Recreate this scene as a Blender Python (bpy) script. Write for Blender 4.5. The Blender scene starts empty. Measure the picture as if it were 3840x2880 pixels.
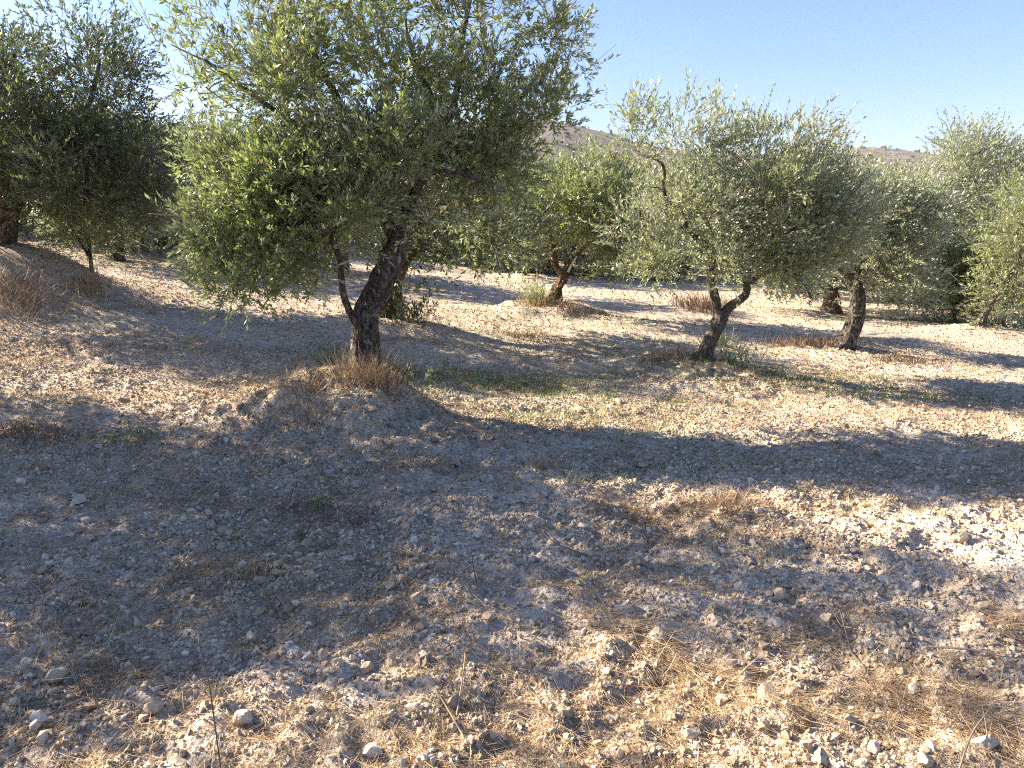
import bpy, math, random
import numpy as np
from mathutils import Vector, Matrix, Euler

random.seed(7)
PI = math.pi
scene = bpy.context.scene
COL = scene.collection

# ------------------------------------------------------------------ camera, sky, sun, exposure
FPX = 773.0                      # focal length in pixels of a 1024 wide picture
PITCH = math.radians(12.3)
CZ = 1.6
cam_data = bpy.data.cameras.new('camera')
cam_data.sensor_width = 36.0
cam_data.lens = FPX / 1024 * 36.0
cam_data.clip_start = 0.05
cam_data.clip_end = 8000
cam = bpy.data.objects.new('camera', cam_data)
cam.location = (0, 0, CZ)
cam.rotation_euler = (PI / 2 - PITCH, 0, 0)
COL.objects.link(cam)
scene.camera = cam

SUN_AZ = math.radians(71)        # degrees left of the viewing direction
SUN_EL = math.radians(30)
world = bpy.data.worlds.new('World')
scene.world = world
world.use_nodes = True
wn = world.node_tree
for n in list(wn.nodes):
    wn.nodes.remove(n)
sky = wn.nodes.new('ShaderNodeTexSky')
sky.sky_type = 'NISHITA'
sky.sun_disc = False
sky.sun_elevation = SUN_EL
sky.sun_rotation = -SUN_AZ
sky.air_density = 1.0
sky.dust_density = 0.9
sky.ozone_density = 5.0
bg = wn.nodes.new('ShaderNodeBackground')
bg.inputs['Strength'].default_value = 0.054
wo = wn.nodes.new('ShaderNodeOutputWorld')
tint = wn.nodes.new('ShaderNodeMix'); tint.data_type = 'RGBA'; tint.blend_type = 'MULTIPLY'
tint.inputs[0].default_value = 1.0; tint.inputs[7].default_value = (1.0, 0.975, 1.10, 1)
wn.links.new(sky.outputs[0], tint.inputs[6]); wn.links.new(tint.outputs[2], bg.inputs[0])
wn.links.new(bg.outputs[0], wo.inputs[0])

sd = bpy.data.lights.new('sun', 'SUN')
sd.energy = 5.0
sd.angle = math.radians(0.5)
sd.color = (1.0, 0.85, 0.66)
sun = bpy.data.objects.new('sun', sd)
SUN_DIR = Vector((-math.sin(SUN_AZ) * math.cos(SUN_EL), math.cos(SUN_AZ) * math.cos(SUN_EL), math.sin(SUN_EL)))
sun.rotation_euler = SUN_DIR.to_track_quat('Z', 'Y').to_euler()
sun.location = SUN_DIR * 50
COL.objects.link(sun)

scene.view_settings.view_transform = 'Standard'
scene.view_settings.look = 'None'
scene.view_settings.exposure = 2.08
scene.view_settings.gamma = 1.0
scene.view_settings.use_curve_mapping = False
scene.cycles.use_denoising = False
scene.cycles.filter_width = 1.1
scene.cycles.max_bounces = 6
scene.cycles.diffuse_bounces = 3
scene.cycles.transmission_bounces = 4
scene.cycles.glossy_bounces = 2
scene.cycles.caustics_reflective = False
scene.cycles.caustics_refractive = False

# ------------------------------------------------------------------ numpy helpers
def h3(ix, iy, iz, seed):
    n = (ix.astype(np.int64) * 374761393 + iy.astype(np.int64) * 668265263 + iz.astype(np.int64) * 1274126177 + seed * 974711) & 0xffffffff
    n = ((n ^ (n >> 13)) * 1274126177) & 0xffffffff
    n = ((n ^ (n >> 16)) * 2246822519) & 0xffffffff
    n = n ^ (n >> 15)
    return (n & 0xffffff) / float(0xffffff)

def noise3(x, y, z, seed=0):
    x = np.asarray(x, float); y = np.asarray(y, float); z = np.asarray(z, float)
    x, y, z = np.broadcast_arrays(x, y, z)
    ix = np.floor(x); iy = np.floor(y); iz = np.floor(z)
    fx = x - ix; fy = y - iy; fz = z - iz
    fx = fx * fx * (3 - 2 * fx); fy = fy * fy * (3 - 2 * fy); fz = fz * fz * (3 - 2 * fz)
    r = 0
    for a in (0, 1):
        for b in (0, 1):
            for c in (0, 1):
                w = (fx if a else 1 - fx) * (fy if b else 1 - fy) * (fz if c else 1 - fz)
                r = r + w * h3(ix + a, iy + b, iz + c, seed)
    return r * 2 - 1

def noise2(x, y, seed=0):
    x = np.asarray(x, float); y = np.asarray(y, float)
    x, y = np.broadcast_arrays(x, y)
    ix = np.floor(x); iy = np.floor(y)
    fx = x - ix; fy = y - iy
    fx = fx * fx * (3 - 2 * fx); fy = fy * fy * (3 - 2 * fy)
    z = np.zeros_like(ix)
    r = 0
    for a in (0, 1):
        for b in (0, 1):
            w = (fx if a else 1 - fx) * (fy if b else 1 - fy)
            r = r + w * h3(ix + a, iy + b, z, seed)
    return r * 2 - 1

def fbm2(x, y, oct=4, seed=0, gain=0.5):
    r = 0; a = 1.0; t = 0
    for o in range(oct):
        r = r + a * noise2(x * 2 ** o + 17.3 * o, y * 2 ** o - 9.1 * o, seed + o)
        t += a; a *= gain
    return r / t

def sstep(t, a, b):
    t = np.clip((t - a) / (b - a), 0, 1)
    return t * t * (3 - 2 * t)

def mk_mesh(name, V, faces, mat=None, smooth=False, attrs=None):
    """faces: list of integer arrays (n,k)"""
    me = bpy.data.meshes.new(name)
    V = np.asarray(V, np.float32)
    me.vertices.add(len(V))
    me.vertices.foreach_set('co', V.ravel())
    idx = np.concatenate([np.asarray(f, np.int32).ravel() for f in faces])
    sizes = np.concatenate([np.full(len(f), np.asarray(f).shape[1], np.int32) for f in faces])
    starts = np.zeros(len(sizes), np.int32)
    starts[1:] = np.cumsum(sizes)[:-1]
    me.loops.add(len(idx))
    me.loops.foreach_set('vertex_index', idx)
    me.polygons.add(len(sizes))
    me.polygons.foreach_set('loop_start', starts)
    me.polygons.foreach_set('loop_total', sizes)
    if smooth:
        me.polygons.foreach_set('use_smooth', np.ones(len(sizes), bool))
    if attrs:
        for k, v in attrs.items():
            a = me.attributes.new(k, 'FLOAT', 'POINT')
            a.data.foreach_set('value', np.asarray(v, np.float32))
    me.update(calc_edges=True)
    if mat:
        me.materials.append(mat)
    return me

def link(name, me, parent=None):
    o = bpy.data.objects.new(name, me)
    COL.objects.link(o)
    if parent:
        o.parent = parent
    return o

def tag(o, label=None, cat=None, group=None, kind=None):
    if label: o['label'] = label
    if cat: o['category'] = cat
    if group: o['group'] = group
    if kind: o['kind'] = kind
    return o

def empty(name, loc, rz=0):
    o = bpy.data.objects.new(name, None)
    o.location = loc
    o.rotation_euler = (0, 0, rz)
    o.empty_display_size = 0.2
    COL.objects.link(o)
    return o

def unit(v):
    return v / np.maximum(np.linalg.norm(v, axis=-1, keepdims=True), 1e-9)

# ------------------------------------------------------------------ from the photograph to the place
CT, ST = math.cos(PITCH), math.sin(PITCH)
def ray(px, py):
    u = (px - 512) / FPX; v = (py - 384) / FPX
    return np.array([u, CT - v * ST, -ST - v * CT])

def at(px, py, Y):
    d = ray(px, py)
    t = Y / d[1]
    return np.array([d[0] * t, Y, CZ + d[2] * t])

def H0(x, y):
    x = np.asarray(x, float); y = np.asarray(y, float)
    S = sstep(y, 2.5, 11) * 1.0
    tilt = np.where(x < 0, 2.4 * np.tanh(-x * 0.11 / 2.4), -1.6 * np.tanh(x * 0.055 / 1.6))
    z = tilt * S
    z = z + 0.06 * fbm2(x * 0.45 + 3, y * 0.45, 3, 11) * (1 - sstep(np.abs(y), 60, 200))
    # low plough furrows across the slope
    z = z + 0.022 * np.sin(y * 5.2 + 0.9 * noise2(x * 0.5, y * 0.5, 5) * 2 + x * 0.35) * sstep(y, 5, 8) * (1 - sstep(y, 30, 60))
    z = z - 9 * sstep(y, 45, 260)
    return z

MOUNDS = []
TERR = []
def H(x, y):
    z = H0(x, y)
    for (mx, my, amp, r) in TERR:      # earth banks with a steep edge round some trunks
        ang = np.arctan2(y - my, x - mx)
        rr = r * (1 + 0.22 * np.sin(ang * 2 + mx) + 0.12 * np.sin(ang * 5 + 1) + .1 * noise2(x * 4, y * 4, 19))
        z = z + amp * (1 - sstep(np.sqrt((x - mx) ** 2 + (y - my) ** 2) / rr, .72, 1.12))
    for (mx, my, amp, r) in MOUNDS:
        q = ((x - mx) ** 2 + (y - my) ** 2) / (r * r)
        z = z + amp * np.exp(-q)
    return z

def on_ground(px, py, f=H, extra=0.0):
    d = ray(px, py)
    t = 0.5
    while t < 400:
        p = d * t
        z = CZ + p[2]
        g = float(f(p[0], p[1])) + extra
        if z < g:
            lo, hi = t - 0.1 * max(1, t * 0.1), t
            for _ in range(20):
                m = (lo + hi) / 2
                p = d * m
                if CZ + p[2] < float(f(p[0], p[1])) + extra: hi = m
                else: lo = m
            p = d * hi
            return np.array([p[0], p[1], CZ + p[2]])
        t += 0.1 * max(1, t * 0.1)
    p = d * 60
    return np.array([p[0], p[1], float(f(p[0], p[1]))])

def mound_at(px, py, amp, r, terr=None):
    p = on_ground(px, py, H0, amp)
    if terr:
        TERR.append((p[0] + terr[1], p[1] + terr[2], terr[0], terr[3]))
    MOUNDS.append((p[0], p[1], amp - (terr[0] if terr else 0), r))
    return p

B_MAIN = mound_at(366, 377, 0.29, 0.62, (.125, -.1, -.15, .62))
B_BACK = mound_at(389, 317, 0.12, 0.8)
B_MID = mound_at(554, 302, 0.22, 0.8, (.1, -.1, -.1, .8))
B_FORK = mound_at(705, 361, 0.15, 0.6, (.05, 0, -.15, .6))
B_BEND = mound_at(848, 347, 0.10, 0.7)
B_YOUNG = mound_at(526, 275, 0.12, 0.8)
B_LEFT = mound_at(-4, 256, 0.46, 1.1)
B_SMALLL = mound_at(92, 292, 0.03, 0.6)
B_DARKL = mound_at(165, 246, 0.05, 1.0)
B_RIGHT = mound_at(925, 309, 0.08, 1.0)
B_RSHRUB = mound_at(955, 322, 0.05, 0.9)
B_REDGE = mound_at(982, 326, 0.18, 0.8)
B_REDGE2 = mound_at(1080, 335, 0.18, 0.8)
B_BROWN = mound_at(700, 308, 0.08, 0.8)
MOUNDS.append((B_MAIN[0] - 0.75, B_MAIN[1] - 0.35, 0.2, 0.5))     # the bank left of the big trunk
MOUNDS.append((B_MAIN[0] + 0.15, B_MAIN[1] - 0.55, 0.05, 0.55))
MOUNDS.append((B_MAIN[0] + 0.9, B_MAIN[1] - 1.3, 0.05, 0.8))
p = on_ground(20, 300, H0); MOUNDS.append((p[0], p[1], 0.22, 0.8))   # grassy hump at the left edge
p = on_ground(15, 437, H0); MOUNDS.append((p[0], p[1], 0.06, 0.5))
p = on_ground(500, 640, H0); MOUNDS.append((p[0], p[1], 0.04, 0.6))
for (a, b) in ((B_MAIN, 1),):
    pass

# ------------------------------------------------------------------ materials
def new_mat(name):
    m = bpy.data.materials.new(name)
    m.use_nodes = True
    nt = m.node_tree
    for n in list(nt.nodes): nt.nodes.remove(n)
    out = nt.nodes.new('ShaderNodeOutputMaterial')
    return m, nt, out

def ramp(nt, stops, fac=None):
    r = nt.nodes.new('ShaderNodeValToRGB')
    el = r.color_ramp.elements
    while len(el) > 1: el.remove(el[-1])
    el[0].position = stops[0][0]; el[0].color = (*stops[0][1], 1)
    for p, c in stops[1:]:
        e = el.new(p); e.color = (*c, 1)
    if fac is not None: nt.links.new(fac, r.inputs[0])
    return r

def noise_node(nt, scale, detail=4, rough=0.55, vec=None, dist=0.0):
    n = nt.nodes.new('ShaderNodeTexNoise')
    n.inputs['Scale'].default_value = scale
    n.inputs['Detail'].default_value = detail
    n.inputs['Roughness'].default_value = rough
    n.inputs['Distortion'].default_value = dist
    if vec is not None: nt.links.new(vec, n.inputs['Vector'])
    return n

def mixc(nt, fac, a, b, mode='MIX'):
    m = nt.nodes.new('ShaderNodeMix')
    m.data_type = 'RGBA'; m.blend_type = mode
    for k, v in ((0, fac), (6, a), (7, b)):
        if isinstance(v, (int, float)): m.inputs[k].default_value = v
        elif isinstance(v, tuple): m.inputs[k].default_value = (*v, 1)
        else: nt.links.new(v, m.inputs[k])
    return m.outputs[2]

def principled(nt, out, color, rough=0.85, bump=None, spec=0.3):
    b = nt.nodes.new('ShaderNodeBsdfPrincipled')
    if isinstance(color, tuple): b.inputs['Base Color'].default_value = (*color, 1)
    else: nt.links.new(color, b.inputs['Base Color'])
    if isinstance(rough, float): b.inputs['Roughness'].default_value = rough
    else: nt.links.new(rough, b.inputs['Roughness'])
    b.inputs['Specular IOR Level'].default_value = spec
    if bump is not None: nt.links.new(bump, b.inputs['Normal'])
    nt.links.new(b.outputs[0], out.inputs[0])
    return b

def bump_node(nt, height, strength, dist):
    b = nt.nodes.new('ShaderNodeBump')
    b.inputs['Strength'].default_value = strength
    b.inputs['Distance'].default_value = dist
    nt.links.new(height, b.inputs['Height'])
    return b.outputs[0]

def coords(nt):
    g = nt.nodes.new('ShaderNodeNewGeometry')
    return g.outputs['Position']

def ground_material():
    m, nt, out = new_mat('stony_soil')
    P = coords(nt)
    fine = noise_node(nt, 90, 5, 0.65, P)
    mid = noise_node(nt, 14, 4, 0.6, P)
    big = noise_node(nt, 0.9, 4, 0.6, P)
    vor = nt.nodes.new('ShaderNodeTexVoronoi')
    vor.inputs['Scale'].default_value = 55
    nt.links.new(P, vor.inputs['Vector'])
    c1 = ramp(nt, [(0.28, (0.26, 0.21, 0.165)), (0.42, (0.45, 0.39, 0.32)), (0.6, (0.60, 0.54, 0.46)), (0.8, (0.70, 0.65, 0.58))], fine.outputs[0])
    c2 = ramp(nt, [(0.3, (0.33, 0.25, 0.18)), (0.55, (0.52, 0.45, 0.37)), (0.75, (0.62, 0.57, 0.50))], mid.outputs[0])
    c = mixc(nt, 0.5, c1.outputs[0], c2.outputs[0])
    # voronoi pebbles of differing tone
    vr = ramp(nt, [(0.0, (0.75, 0.72, 0.68)), (0.5, (1.0, 0.98, 0.95)), (1.0, (1.35, 1.32, 1.28))], None)
    sep = nt.nodes.new('ShaderNodeSeparateColor')
    nt.links.new(vor.outputs['Color'], sep.inputs[0])
    nt.links.new(sep.outputs[0], vr.inputs[0])
    c = mixc(nt, 0.75, c, vr.outputs[0], 'MULTIPLY')
    # dry litter stains
    br = ramp(nt, [(0.5, (0, 0, 0)), (0.68, (1, 1, 1))], big.outputs[0])
    brm = nt.nodes.new('ShaderNodeMath'); brm.operation = 'MULTIPLY'; brm.inputs[1].default_value = 0.45
    nt.links.new(br.outputs[0], brm.inputs[0])
    c = mixc(nt, brm.outputs[0], c, (0.27, 0.20, 0.12))
    # green film of short grass in the dip (stored per vertex where the grass grows)
    at_ = nt.nodes.new('ShaderNodeAttribute'); at_.attribute_name = 'green'
    gn = noise_node(nt, 30, 3, 0.6, P)
    gm = nt.nodes.new('ShaderNodeMath'); gm.operation = 'MULTIPLY'
    gr = ramp(nt, [(0.42, (0, 0, 0)), (0.6, (1, 1, 1))], gn.outputs[0])
    gs = nt.nodes.new('ShaderNodeMath'); gs.operation = 'MULTIPLY'; gs.inputs[1].default_value = 0.65
    nt.links.new(at_.outputs['Fac'], gs.inputs[0]); nt.links.new(gs.outputs[0], gm.inputs[0]); nt.links.new(gr.outputs[0], gm.inputs[1])
    c = mixc(nt, gm.outputs[0], c, (0.20, 0.22, 0.10))
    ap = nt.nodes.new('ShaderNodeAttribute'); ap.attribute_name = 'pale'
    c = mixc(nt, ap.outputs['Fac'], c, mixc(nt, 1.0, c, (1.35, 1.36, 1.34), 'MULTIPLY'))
    add = nt.nodes.new('ShaderNodeMath'); add.operation = 'ADD'
    nt.links.new(fine.outputs[0], add.inputs[0]); nt.links.new(vor.outputs['Distance'], add.inputs[1])
    bn = bump_node(nt, add.outputs[0], 0.9, 0.012)
    principled(nt, out, c, 0.95, bn, 0.1)
    return m

def stone_material(name, warm=0.0, rnd=True):
    m, nt, out = new_mat(name)
    tc = nt.nodes.new('ShaderNodeTexCoord')
    P = coords(nt)
    n1 = noise_node(nt, 60, 5, 0.6, P)
    n2 = noise_node(nt, 12, 3, 0.5, P)
    oi = nt.nodes.new('ShaderNodeObjectInfo')
    c = ramp(nt, [(0.3, (0.36, 0.31, 0.25)), (0.55, (0.50, 0.455, 0.39)), (0.75, (0.64, 0.60, 0.54))], n1.outputs[0])
    t = ramp(nt, [(0.0, (0.52, 0.43, 0.33)), (0.3, (0.82, 0.72, 0.58)), (0.6, (1.0, 0.92, 0.78)), (0.85, (1.12, 1.06, 0.98)), (1.0, (1.4, 1.37, 1.32))], oi.outputs['Random'])
    col = mixc(nt, 1.0, c.outputs[0], t.outputs[0], 'MULTIPLY')
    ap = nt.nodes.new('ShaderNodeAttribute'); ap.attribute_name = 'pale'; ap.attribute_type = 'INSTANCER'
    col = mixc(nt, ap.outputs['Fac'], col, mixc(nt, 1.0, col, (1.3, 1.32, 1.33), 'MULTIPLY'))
    d = ramp(nt, [(0.4, (0, 0, 0)), (0.65, (0.5, 0.5, 0.5))], n2.outputs[0])
    col = mixc(nt, d.outputs[0], col, (0.38, 0.29, 0.20))
    bn = bump_node(nt, n1.outputs[0], 0.6, 0.006)
    principled(nt, out, col, 0.9, bn, 0.2)
    return m

def bark_material(name, dark=(0.022, 0.018, 0.016), light=(0.26, 0.225, 0.19), lichen=(0.42, 0.40, 0.36)):
    m, nt, out = new_mat(name)
    tc = nt.nodes.new('ShaderNodeTexCoord')
    mp = nt.nodes.new('ShaderNodeMapping')
    mp.inputs['Scale'].default_value = (1, 1, 0.35)
    nt.links.new(tc.outputs['Object'], mp.inputs[0])
    n1 = noise_node(nt, 48, 7, 0.7, mp.outputs[0], 1.0)
    n2 = noise_node(nt, 11, 4, 0.6, tc.outputs['Object'])
    vor = nt.nodes.new('ShaderNodeTexVoronoi'); vor.inputs['Scale'].default_value = 26
    nt.links.new(mp.outputs[0], vor.inputs['Vector'])
    c = ramp(nt, [(0.40, dark), (0.54, tuple(0.5 * (a + b) for a, b in zip(dark, light))), (0.72, light)], n1.outputs[0])
    l = ramp(nt, [(0.55, (0, 0, 0)), (0.66, (0.8, 0.8, 0.8))], n2.outputs[0])
    col = mixc(nt, l.outputs[0], c.outputs[0], mixc(nt, n1.outputs[0], light, lichen))
    add = nt.nodes.new('ShaderNodeMath'); add.operation = 'ADD'
    nt.links.new(n1.outputs[0], add.inputs[0]); nt.links.new(vor.outputs['Distance'], add.inputs[1])
    bn = bump_node(nt, add.outputs[0], 1.0, 0.045)
    principled(nt, out, col, 0.92, bn, 0.15)
    return m

def leaf_material(name, top_a, top_b, under, trans=0.30):
    m, nt, out = new_mat(name)
    a = nt.nodes.new('ShaderNodeAttribute'); a.attribute_name = 'rnd'
    geo = nt.nodes.new('ShaderNodeNewGeometry')
    P = geo.outputs['Position']
    n = noise_node(nt, 1.6, 2, 0.5, P)
    r = ramp(nt, [(0.0, top_a), (0.55, tuple(0.5 * (x + y) for x, y in zip(top_a, top_b))), (0.93, top_b), (0.985, (0.24, 0.21, 0.08))], a.outputs['Fac'])
    nr = ramp(nt, [(0.35, (0.8, 0.8, 0.85)), (0.65, (1.2, 1.22, 1.0))], n.outputs[0])
    top = mixc(nt, 1.0, r.outputs[0], nr.outputs[0], 'MULTIPLY')
    ur = ramp(nt, [(0.0, tuple(0.75 * x for x in under)), (1.0, tuple(1.2 * x for x in under))], a.outputs['Fac'])
    col = mixc(nt, geo.outputs['Backfacing'], top, ur.outputs[0])
    b = nt.nodes.new('ShaderNodeBsdfPrincipled')
    nt.links.new(col, b.inputs['Base Color'])
    b.inputs['Roughness'].default_value = 0.42
    b.inputs['Specular IOR Level'].default_value = 0.45
    t = nt.nodes.new('ShaderNodeBsdfTranslucent')
    tcol = mixc(nt, 1.0, top, (1.75, 1.95, 1.35), 'MULTIPLY')
    nt.links.new(tcol, t.inputs['Color'])
    ms = nt.nodes.new('ShaderNodeMixShader'); ms.inputs[0].default_value = trans
    nt.links.new(b.outputs[0], ms.inputs[1]); nt.links.new(t.outputs[0], ms.inputs[2])
    nt.links.new(ms.outputs[0], out.inputs[0])
    return m

def straw_material(name, stops, trans=0.25):
    m, nt, out = new_mat(name)
    a = nt.nodes.new('ShaderNodeAttribute'); a.attribute_name = 'rnd'
    r = ramp(nt, stops, a.outputs['Fac'])
    b = nt.nodes.new('ShaderNodeBsdfPrincipled')
    nt.links.new(r.outputs[0], b.inputs['Base Color'])
    b.inputs['Roughness'].default_value = 0.6
    b.inputs['Specular IOR Level'].default_value = 0.3
    t = nt.nodes.new('ShaderNodeBsdfTranslucent')
    nt.links.new(r.outputs[0], t.inputs['Color'])
    ms = nt.nodes.new('ShaderNodeMixShader'); ms.inputs[0].default_value = trans
    nt.links.new(b.outputs[0], ms.inputs[1]); nt.links.new(t.outputs[0], ms.inputs[2])
    nt.links.new(ms.outputs[0], out.inputs[0])
    return m

def hill_material(name, stops, scale):
    m, nt, out = new_mat(name)
    P = coords(nt)
    n1 = noise_node(nt, scale, 8, 0.65, P)
    n2 = noise_node(nt, scale * 7, 4, 0.6, P)
    add = nt.nodes.new('ShaderNodeMath'); add.operation = 'MULTIPLY_ADD'
    add.inputs[1].default_value = 0.5
    nt.links.new(n1.outputs[0], add.inputs[0])
    mu = nt.nodes.new('ShaderNodeMath'); mu.operation = 'MULTIPLY'; mu.inputs[1].default_value = 0.5
    nt.links.new(n2.outputs[0], mu.inputs[0]); nt.links.new(mu.outputs[0], add.inputs[2])
    r = ramp(nt, stops, add.outputs[0])
    principled(nt, out, r.outputs[0], 0.95, None, 0.05)
    return m

M_GROUND = ground_material()
M_STONE = stone_material('limestone')
M_BARK = bark_material('olive_bark')
M_BARK2 = bark_material('olive_bark_grey', (0.05, 0.042, 0.035), (0.25, 0.215, 0.18), (0.40, 0.38, 0.34))
M_BARK3 = bark_material('olive_bark_brown', (0.05, 0.03, 0.018), (0.30, 0.20, 0.13), (0.45, 0.37, 0.29))
M_TWIG = straw_material('twig_wood', [(0.0, (0.10, 0.08, 0.06)), (1.0, (0.28, 0.23, 0.18))], 0.0)
M_LEAF = leaf_material('olive_leaf', (0.12, 0.145, 0.065), (0.215, 0.255, 0.105), (0.48, 0.50, 0.41))
M_LEAF_S = leaf_material('olive_leaf_silvery', (0.14, 0.165, 0.11), (0.255, 0.28, 0.185), (0.58, 0.60, 0.53))
M_LEAF_D = leaf_material('olive_leaf_dark_shaded', (0.045, 0.06, 0.03), (0.085, 0.108, 0.05), (0.20, 0.225, 0.18))  # dark green, lowered further to paint in the left trees' shade side
M_LEAF_G = leaf_material('weed_leaf', (0.07, 0.10, 0.035), (0.15, 0.19, 0.07), (0.20, 0.23, 0.12), 0.3)
M_STRAW = straw_material('dry_straw', [(0.0, (0.17, 0.10, 0.05)), (0.35, (0.34, 0.23, 0.12)), (0.7, (0.50, 0.38, 0.22)), (1.0, (0.62, 0.52, 0.36))])
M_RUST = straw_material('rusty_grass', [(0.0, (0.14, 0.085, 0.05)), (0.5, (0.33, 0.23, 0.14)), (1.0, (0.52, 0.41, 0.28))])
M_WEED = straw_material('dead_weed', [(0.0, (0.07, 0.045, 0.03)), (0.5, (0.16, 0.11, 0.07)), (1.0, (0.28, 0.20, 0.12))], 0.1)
M_HILL = hill_material('scrub_hill', [(0.33, (0.07, 0.065, 0.055)), (0.47, (0.13, 0.11, 0.095)), (0.62, (0.22, 0.185, 0.16))], 0.012)
M_HILL2 = hill_material('wooded_slope', [(0.38, (0.04, 0.05, 0.03)), (0.52, (0.10, 0.10, 0.065)), (0.68, (0.24, 0.21, 0.16))], 0.03)

# ------------------------------------------------------------------ ground sheet
GREEN = []     # (x, y, rx, ry, amount)
def add_green(px, py, wx, wy, a):
    p = on_ground(px, py)
    GREEN.append((p[0], p[1], wx, wy, a))
for (gx, gy, wx, wy, a) in ((500, 385, 1.5, 0.9, .9), (560, 415, 0.8, 0.35, .7), (630, 400, 1.1, .5, .5), (620, 480, .5, .18, .6), (760, 372, 1.6, .8, .7), (830, 385, 1.6, .7, .6),
                           (930, 400, 1.2, .4, .6), (640, 430, 1.2, .4, .45), (330, 352, .5, .3, .6), (200, 270, 1.5, .8, .5), (130, 440, .3, .2, .5), (600, 345, 2.0, 1.0, .35), (560, 320, 2.0, .8, .4)):
    add_green(gx, gy, wx, wy, a)
def green(x, y):
    g = np.zeros_like(x)
    for (gx, gy, wx, wy, a) in GREEN:
        g = np.maximum(g, a * np.exp(-(((x - gx) / wx) ** 2 + ((y - gy) / wy) ** 2)))
    return g

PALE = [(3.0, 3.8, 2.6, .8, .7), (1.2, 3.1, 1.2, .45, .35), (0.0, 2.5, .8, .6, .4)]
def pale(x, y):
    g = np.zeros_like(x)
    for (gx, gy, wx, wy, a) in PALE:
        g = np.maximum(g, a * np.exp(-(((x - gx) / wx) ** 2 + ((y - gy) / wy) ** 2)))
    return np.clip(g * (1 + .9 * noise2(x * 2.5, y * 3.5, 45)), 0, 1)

def graded(lo, hi, step, growth, far_lo, far_hi):
    mid = list(np.arange(lo, hi, step))
    up = []; s = step; x = mid[-1]
    while x < far_hi:
        s *= growth; x += s; up.append(x)
    dn = []; s = step; x = mid[0]
    while x > far_lo:
        s *= growth; x -= s; dn.append(x)
    return np.array(dn[::-1] + mid + up)

def fine_relief(x, y):
    d = np.sqrt(x * x + y * y)
    fade = 1 - sstep(d, 9, 26)
    near_ = 1 - sstep(d, 3.5, 7)
    wx = x + 0.05 * noise2(x * 7, y * 7, 35); wy = y + 0.05 * noise2(x * 7, y * 7, 36)
    lump = 1 - np.abs(fbm2(wx * 4.2, wy * 4.2, 3, 31, 0.55)) * 2.2
    clod = fbm2(wx * 11, wy * 11, 3, 33, 0.6)
    rough = fbm2(x * 1.9, y * 2.3, 3, 41)
    mnd = 0
    for (mx, my, r) in ((B_MAIN[0] - .1, B_MAIN[1] - .6, 1.0), (B_FORK[0], B_FORK[1] - .4, .8), (B_BEND[0] + .3, B_BEND[1] - .4, 1.0)):
        mnd = mnd + np.exp(-((x - mx) ** 2 + (y - my) ** 2) / (r * r))
    return fade * ((0.020 + .022 * near_ + .03 * mnd) * lump * 0.6 + (0.020 + 0.018 * near_ + .02 * mnd) * clod + 0.040 * rough + 0.006 * noise2(x * 33, y * 33, 51))

def GH(x, y):
    return H(x, y) + fine_relief(x, y)

xs = graded(-5.2, 5.2, 0.024, 1.11, -1500, 1500)
ys = graded(1.5, 8.0, 0.024, 1.022, -60, 1600)
# behind the camera the rows may be coarse
ys = np.concatenate([np.array([-600, -200, -80]), ys[ys > -60]]) if False else ys
X, Y = np.meshgrid(xs, ys)
Z = GH(X, Y)
nx, ny = len(xs), len(ys)
I = np.arange(nx * ny).reshape(ny, nx)
Q = np.stack([I[:-1, :-1], I[:-1, 1:], I[1:, 1:], I[1:, :-1]], -1).reshape(-1, 4)
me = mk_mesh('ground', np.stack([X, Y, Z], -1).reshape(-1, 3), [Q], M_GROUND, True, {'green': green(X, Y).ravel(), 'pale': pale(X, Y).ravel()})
tag(link('ground', me), kind='structure')
print('ground', nx, ny)

# ------------------------------------------------------------------ hills
def hill(name, prof, Y0, depth, mat, seed, rough, z_base=-12):
    """a ridge whose crest follows the skyline profile; it has a front and a back slope"""
    pxs = np.array([p[0] for p in prof], float); pys = np.array([p[1] for p in prof], float)
    N = 260; R = 50
    px = np.linspace(pxs[0], pxs[-1], N)
    py = np.interp(px, pxs, pys)
    crest = np.array([at(a, b, Y0) for a, b in zip(px, py)])
    t = np.linspace(-1, 1, R)
    XX = np.repeat(crest[:, 0][None], R, 0)
    YY = Y0 + t[:, None] * depth + 0 * XX
    prof_t = np.cos(t * PI / 2)[:, None] ** 1.3
    ZZ = z_base + (crest[:, 2][None] - z_base) * prof_t
    ZZ = ZZ + rough * fbm2(XX / (depth * 0.35), YY / (depth * 0.35), 5, seed) * (0.15 + 0.85 * (1 - prof_t))
    ZZ = ZZ + rough * 0.12 * fbm2(XX / (depth * 0.03), YY / (depth * 0.05), 3, seed + 9)
    I = np.arange(N * R).reshape(R, N)
    Q = np.stack([I[:-1, :-1], I[:-1, 1:], I[1:, 1:], I[1:, :-1]], -1).reshape(-1, 4)
    me = mk_mesh(name, np.stack([XX, YY, ZZ], -1).reshape(-1, 3), [Q], mat, True)
    tag(link(name, me), kind='structure')
    return XX, YY, ZZ
HX, HY, HZ = hill('hill', [(-700, 150), (0, 150), (300, 140), (480, 126), (540, 122), (583, 132), (612, 138), (650, 150), (720, 158), (790, 154), (838, 148), (868, 151), (900, 156), (960, 162), (1024, 160), (1300, 165), (1900, 190)], 850, 420, M_HILL, 3, 16)
HX2, HY2, HZ2 = hill('hillside', [(-900, 120), (-200, 118), (60, 122), (140, 124), (182, 130), (240, 138), (330, 158), (420, 172), (600, 178), (700, 182), (900, 190), (1100, 190), (1600, 200)], 330, 190, M_HILL2, 13, 8)

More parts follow.
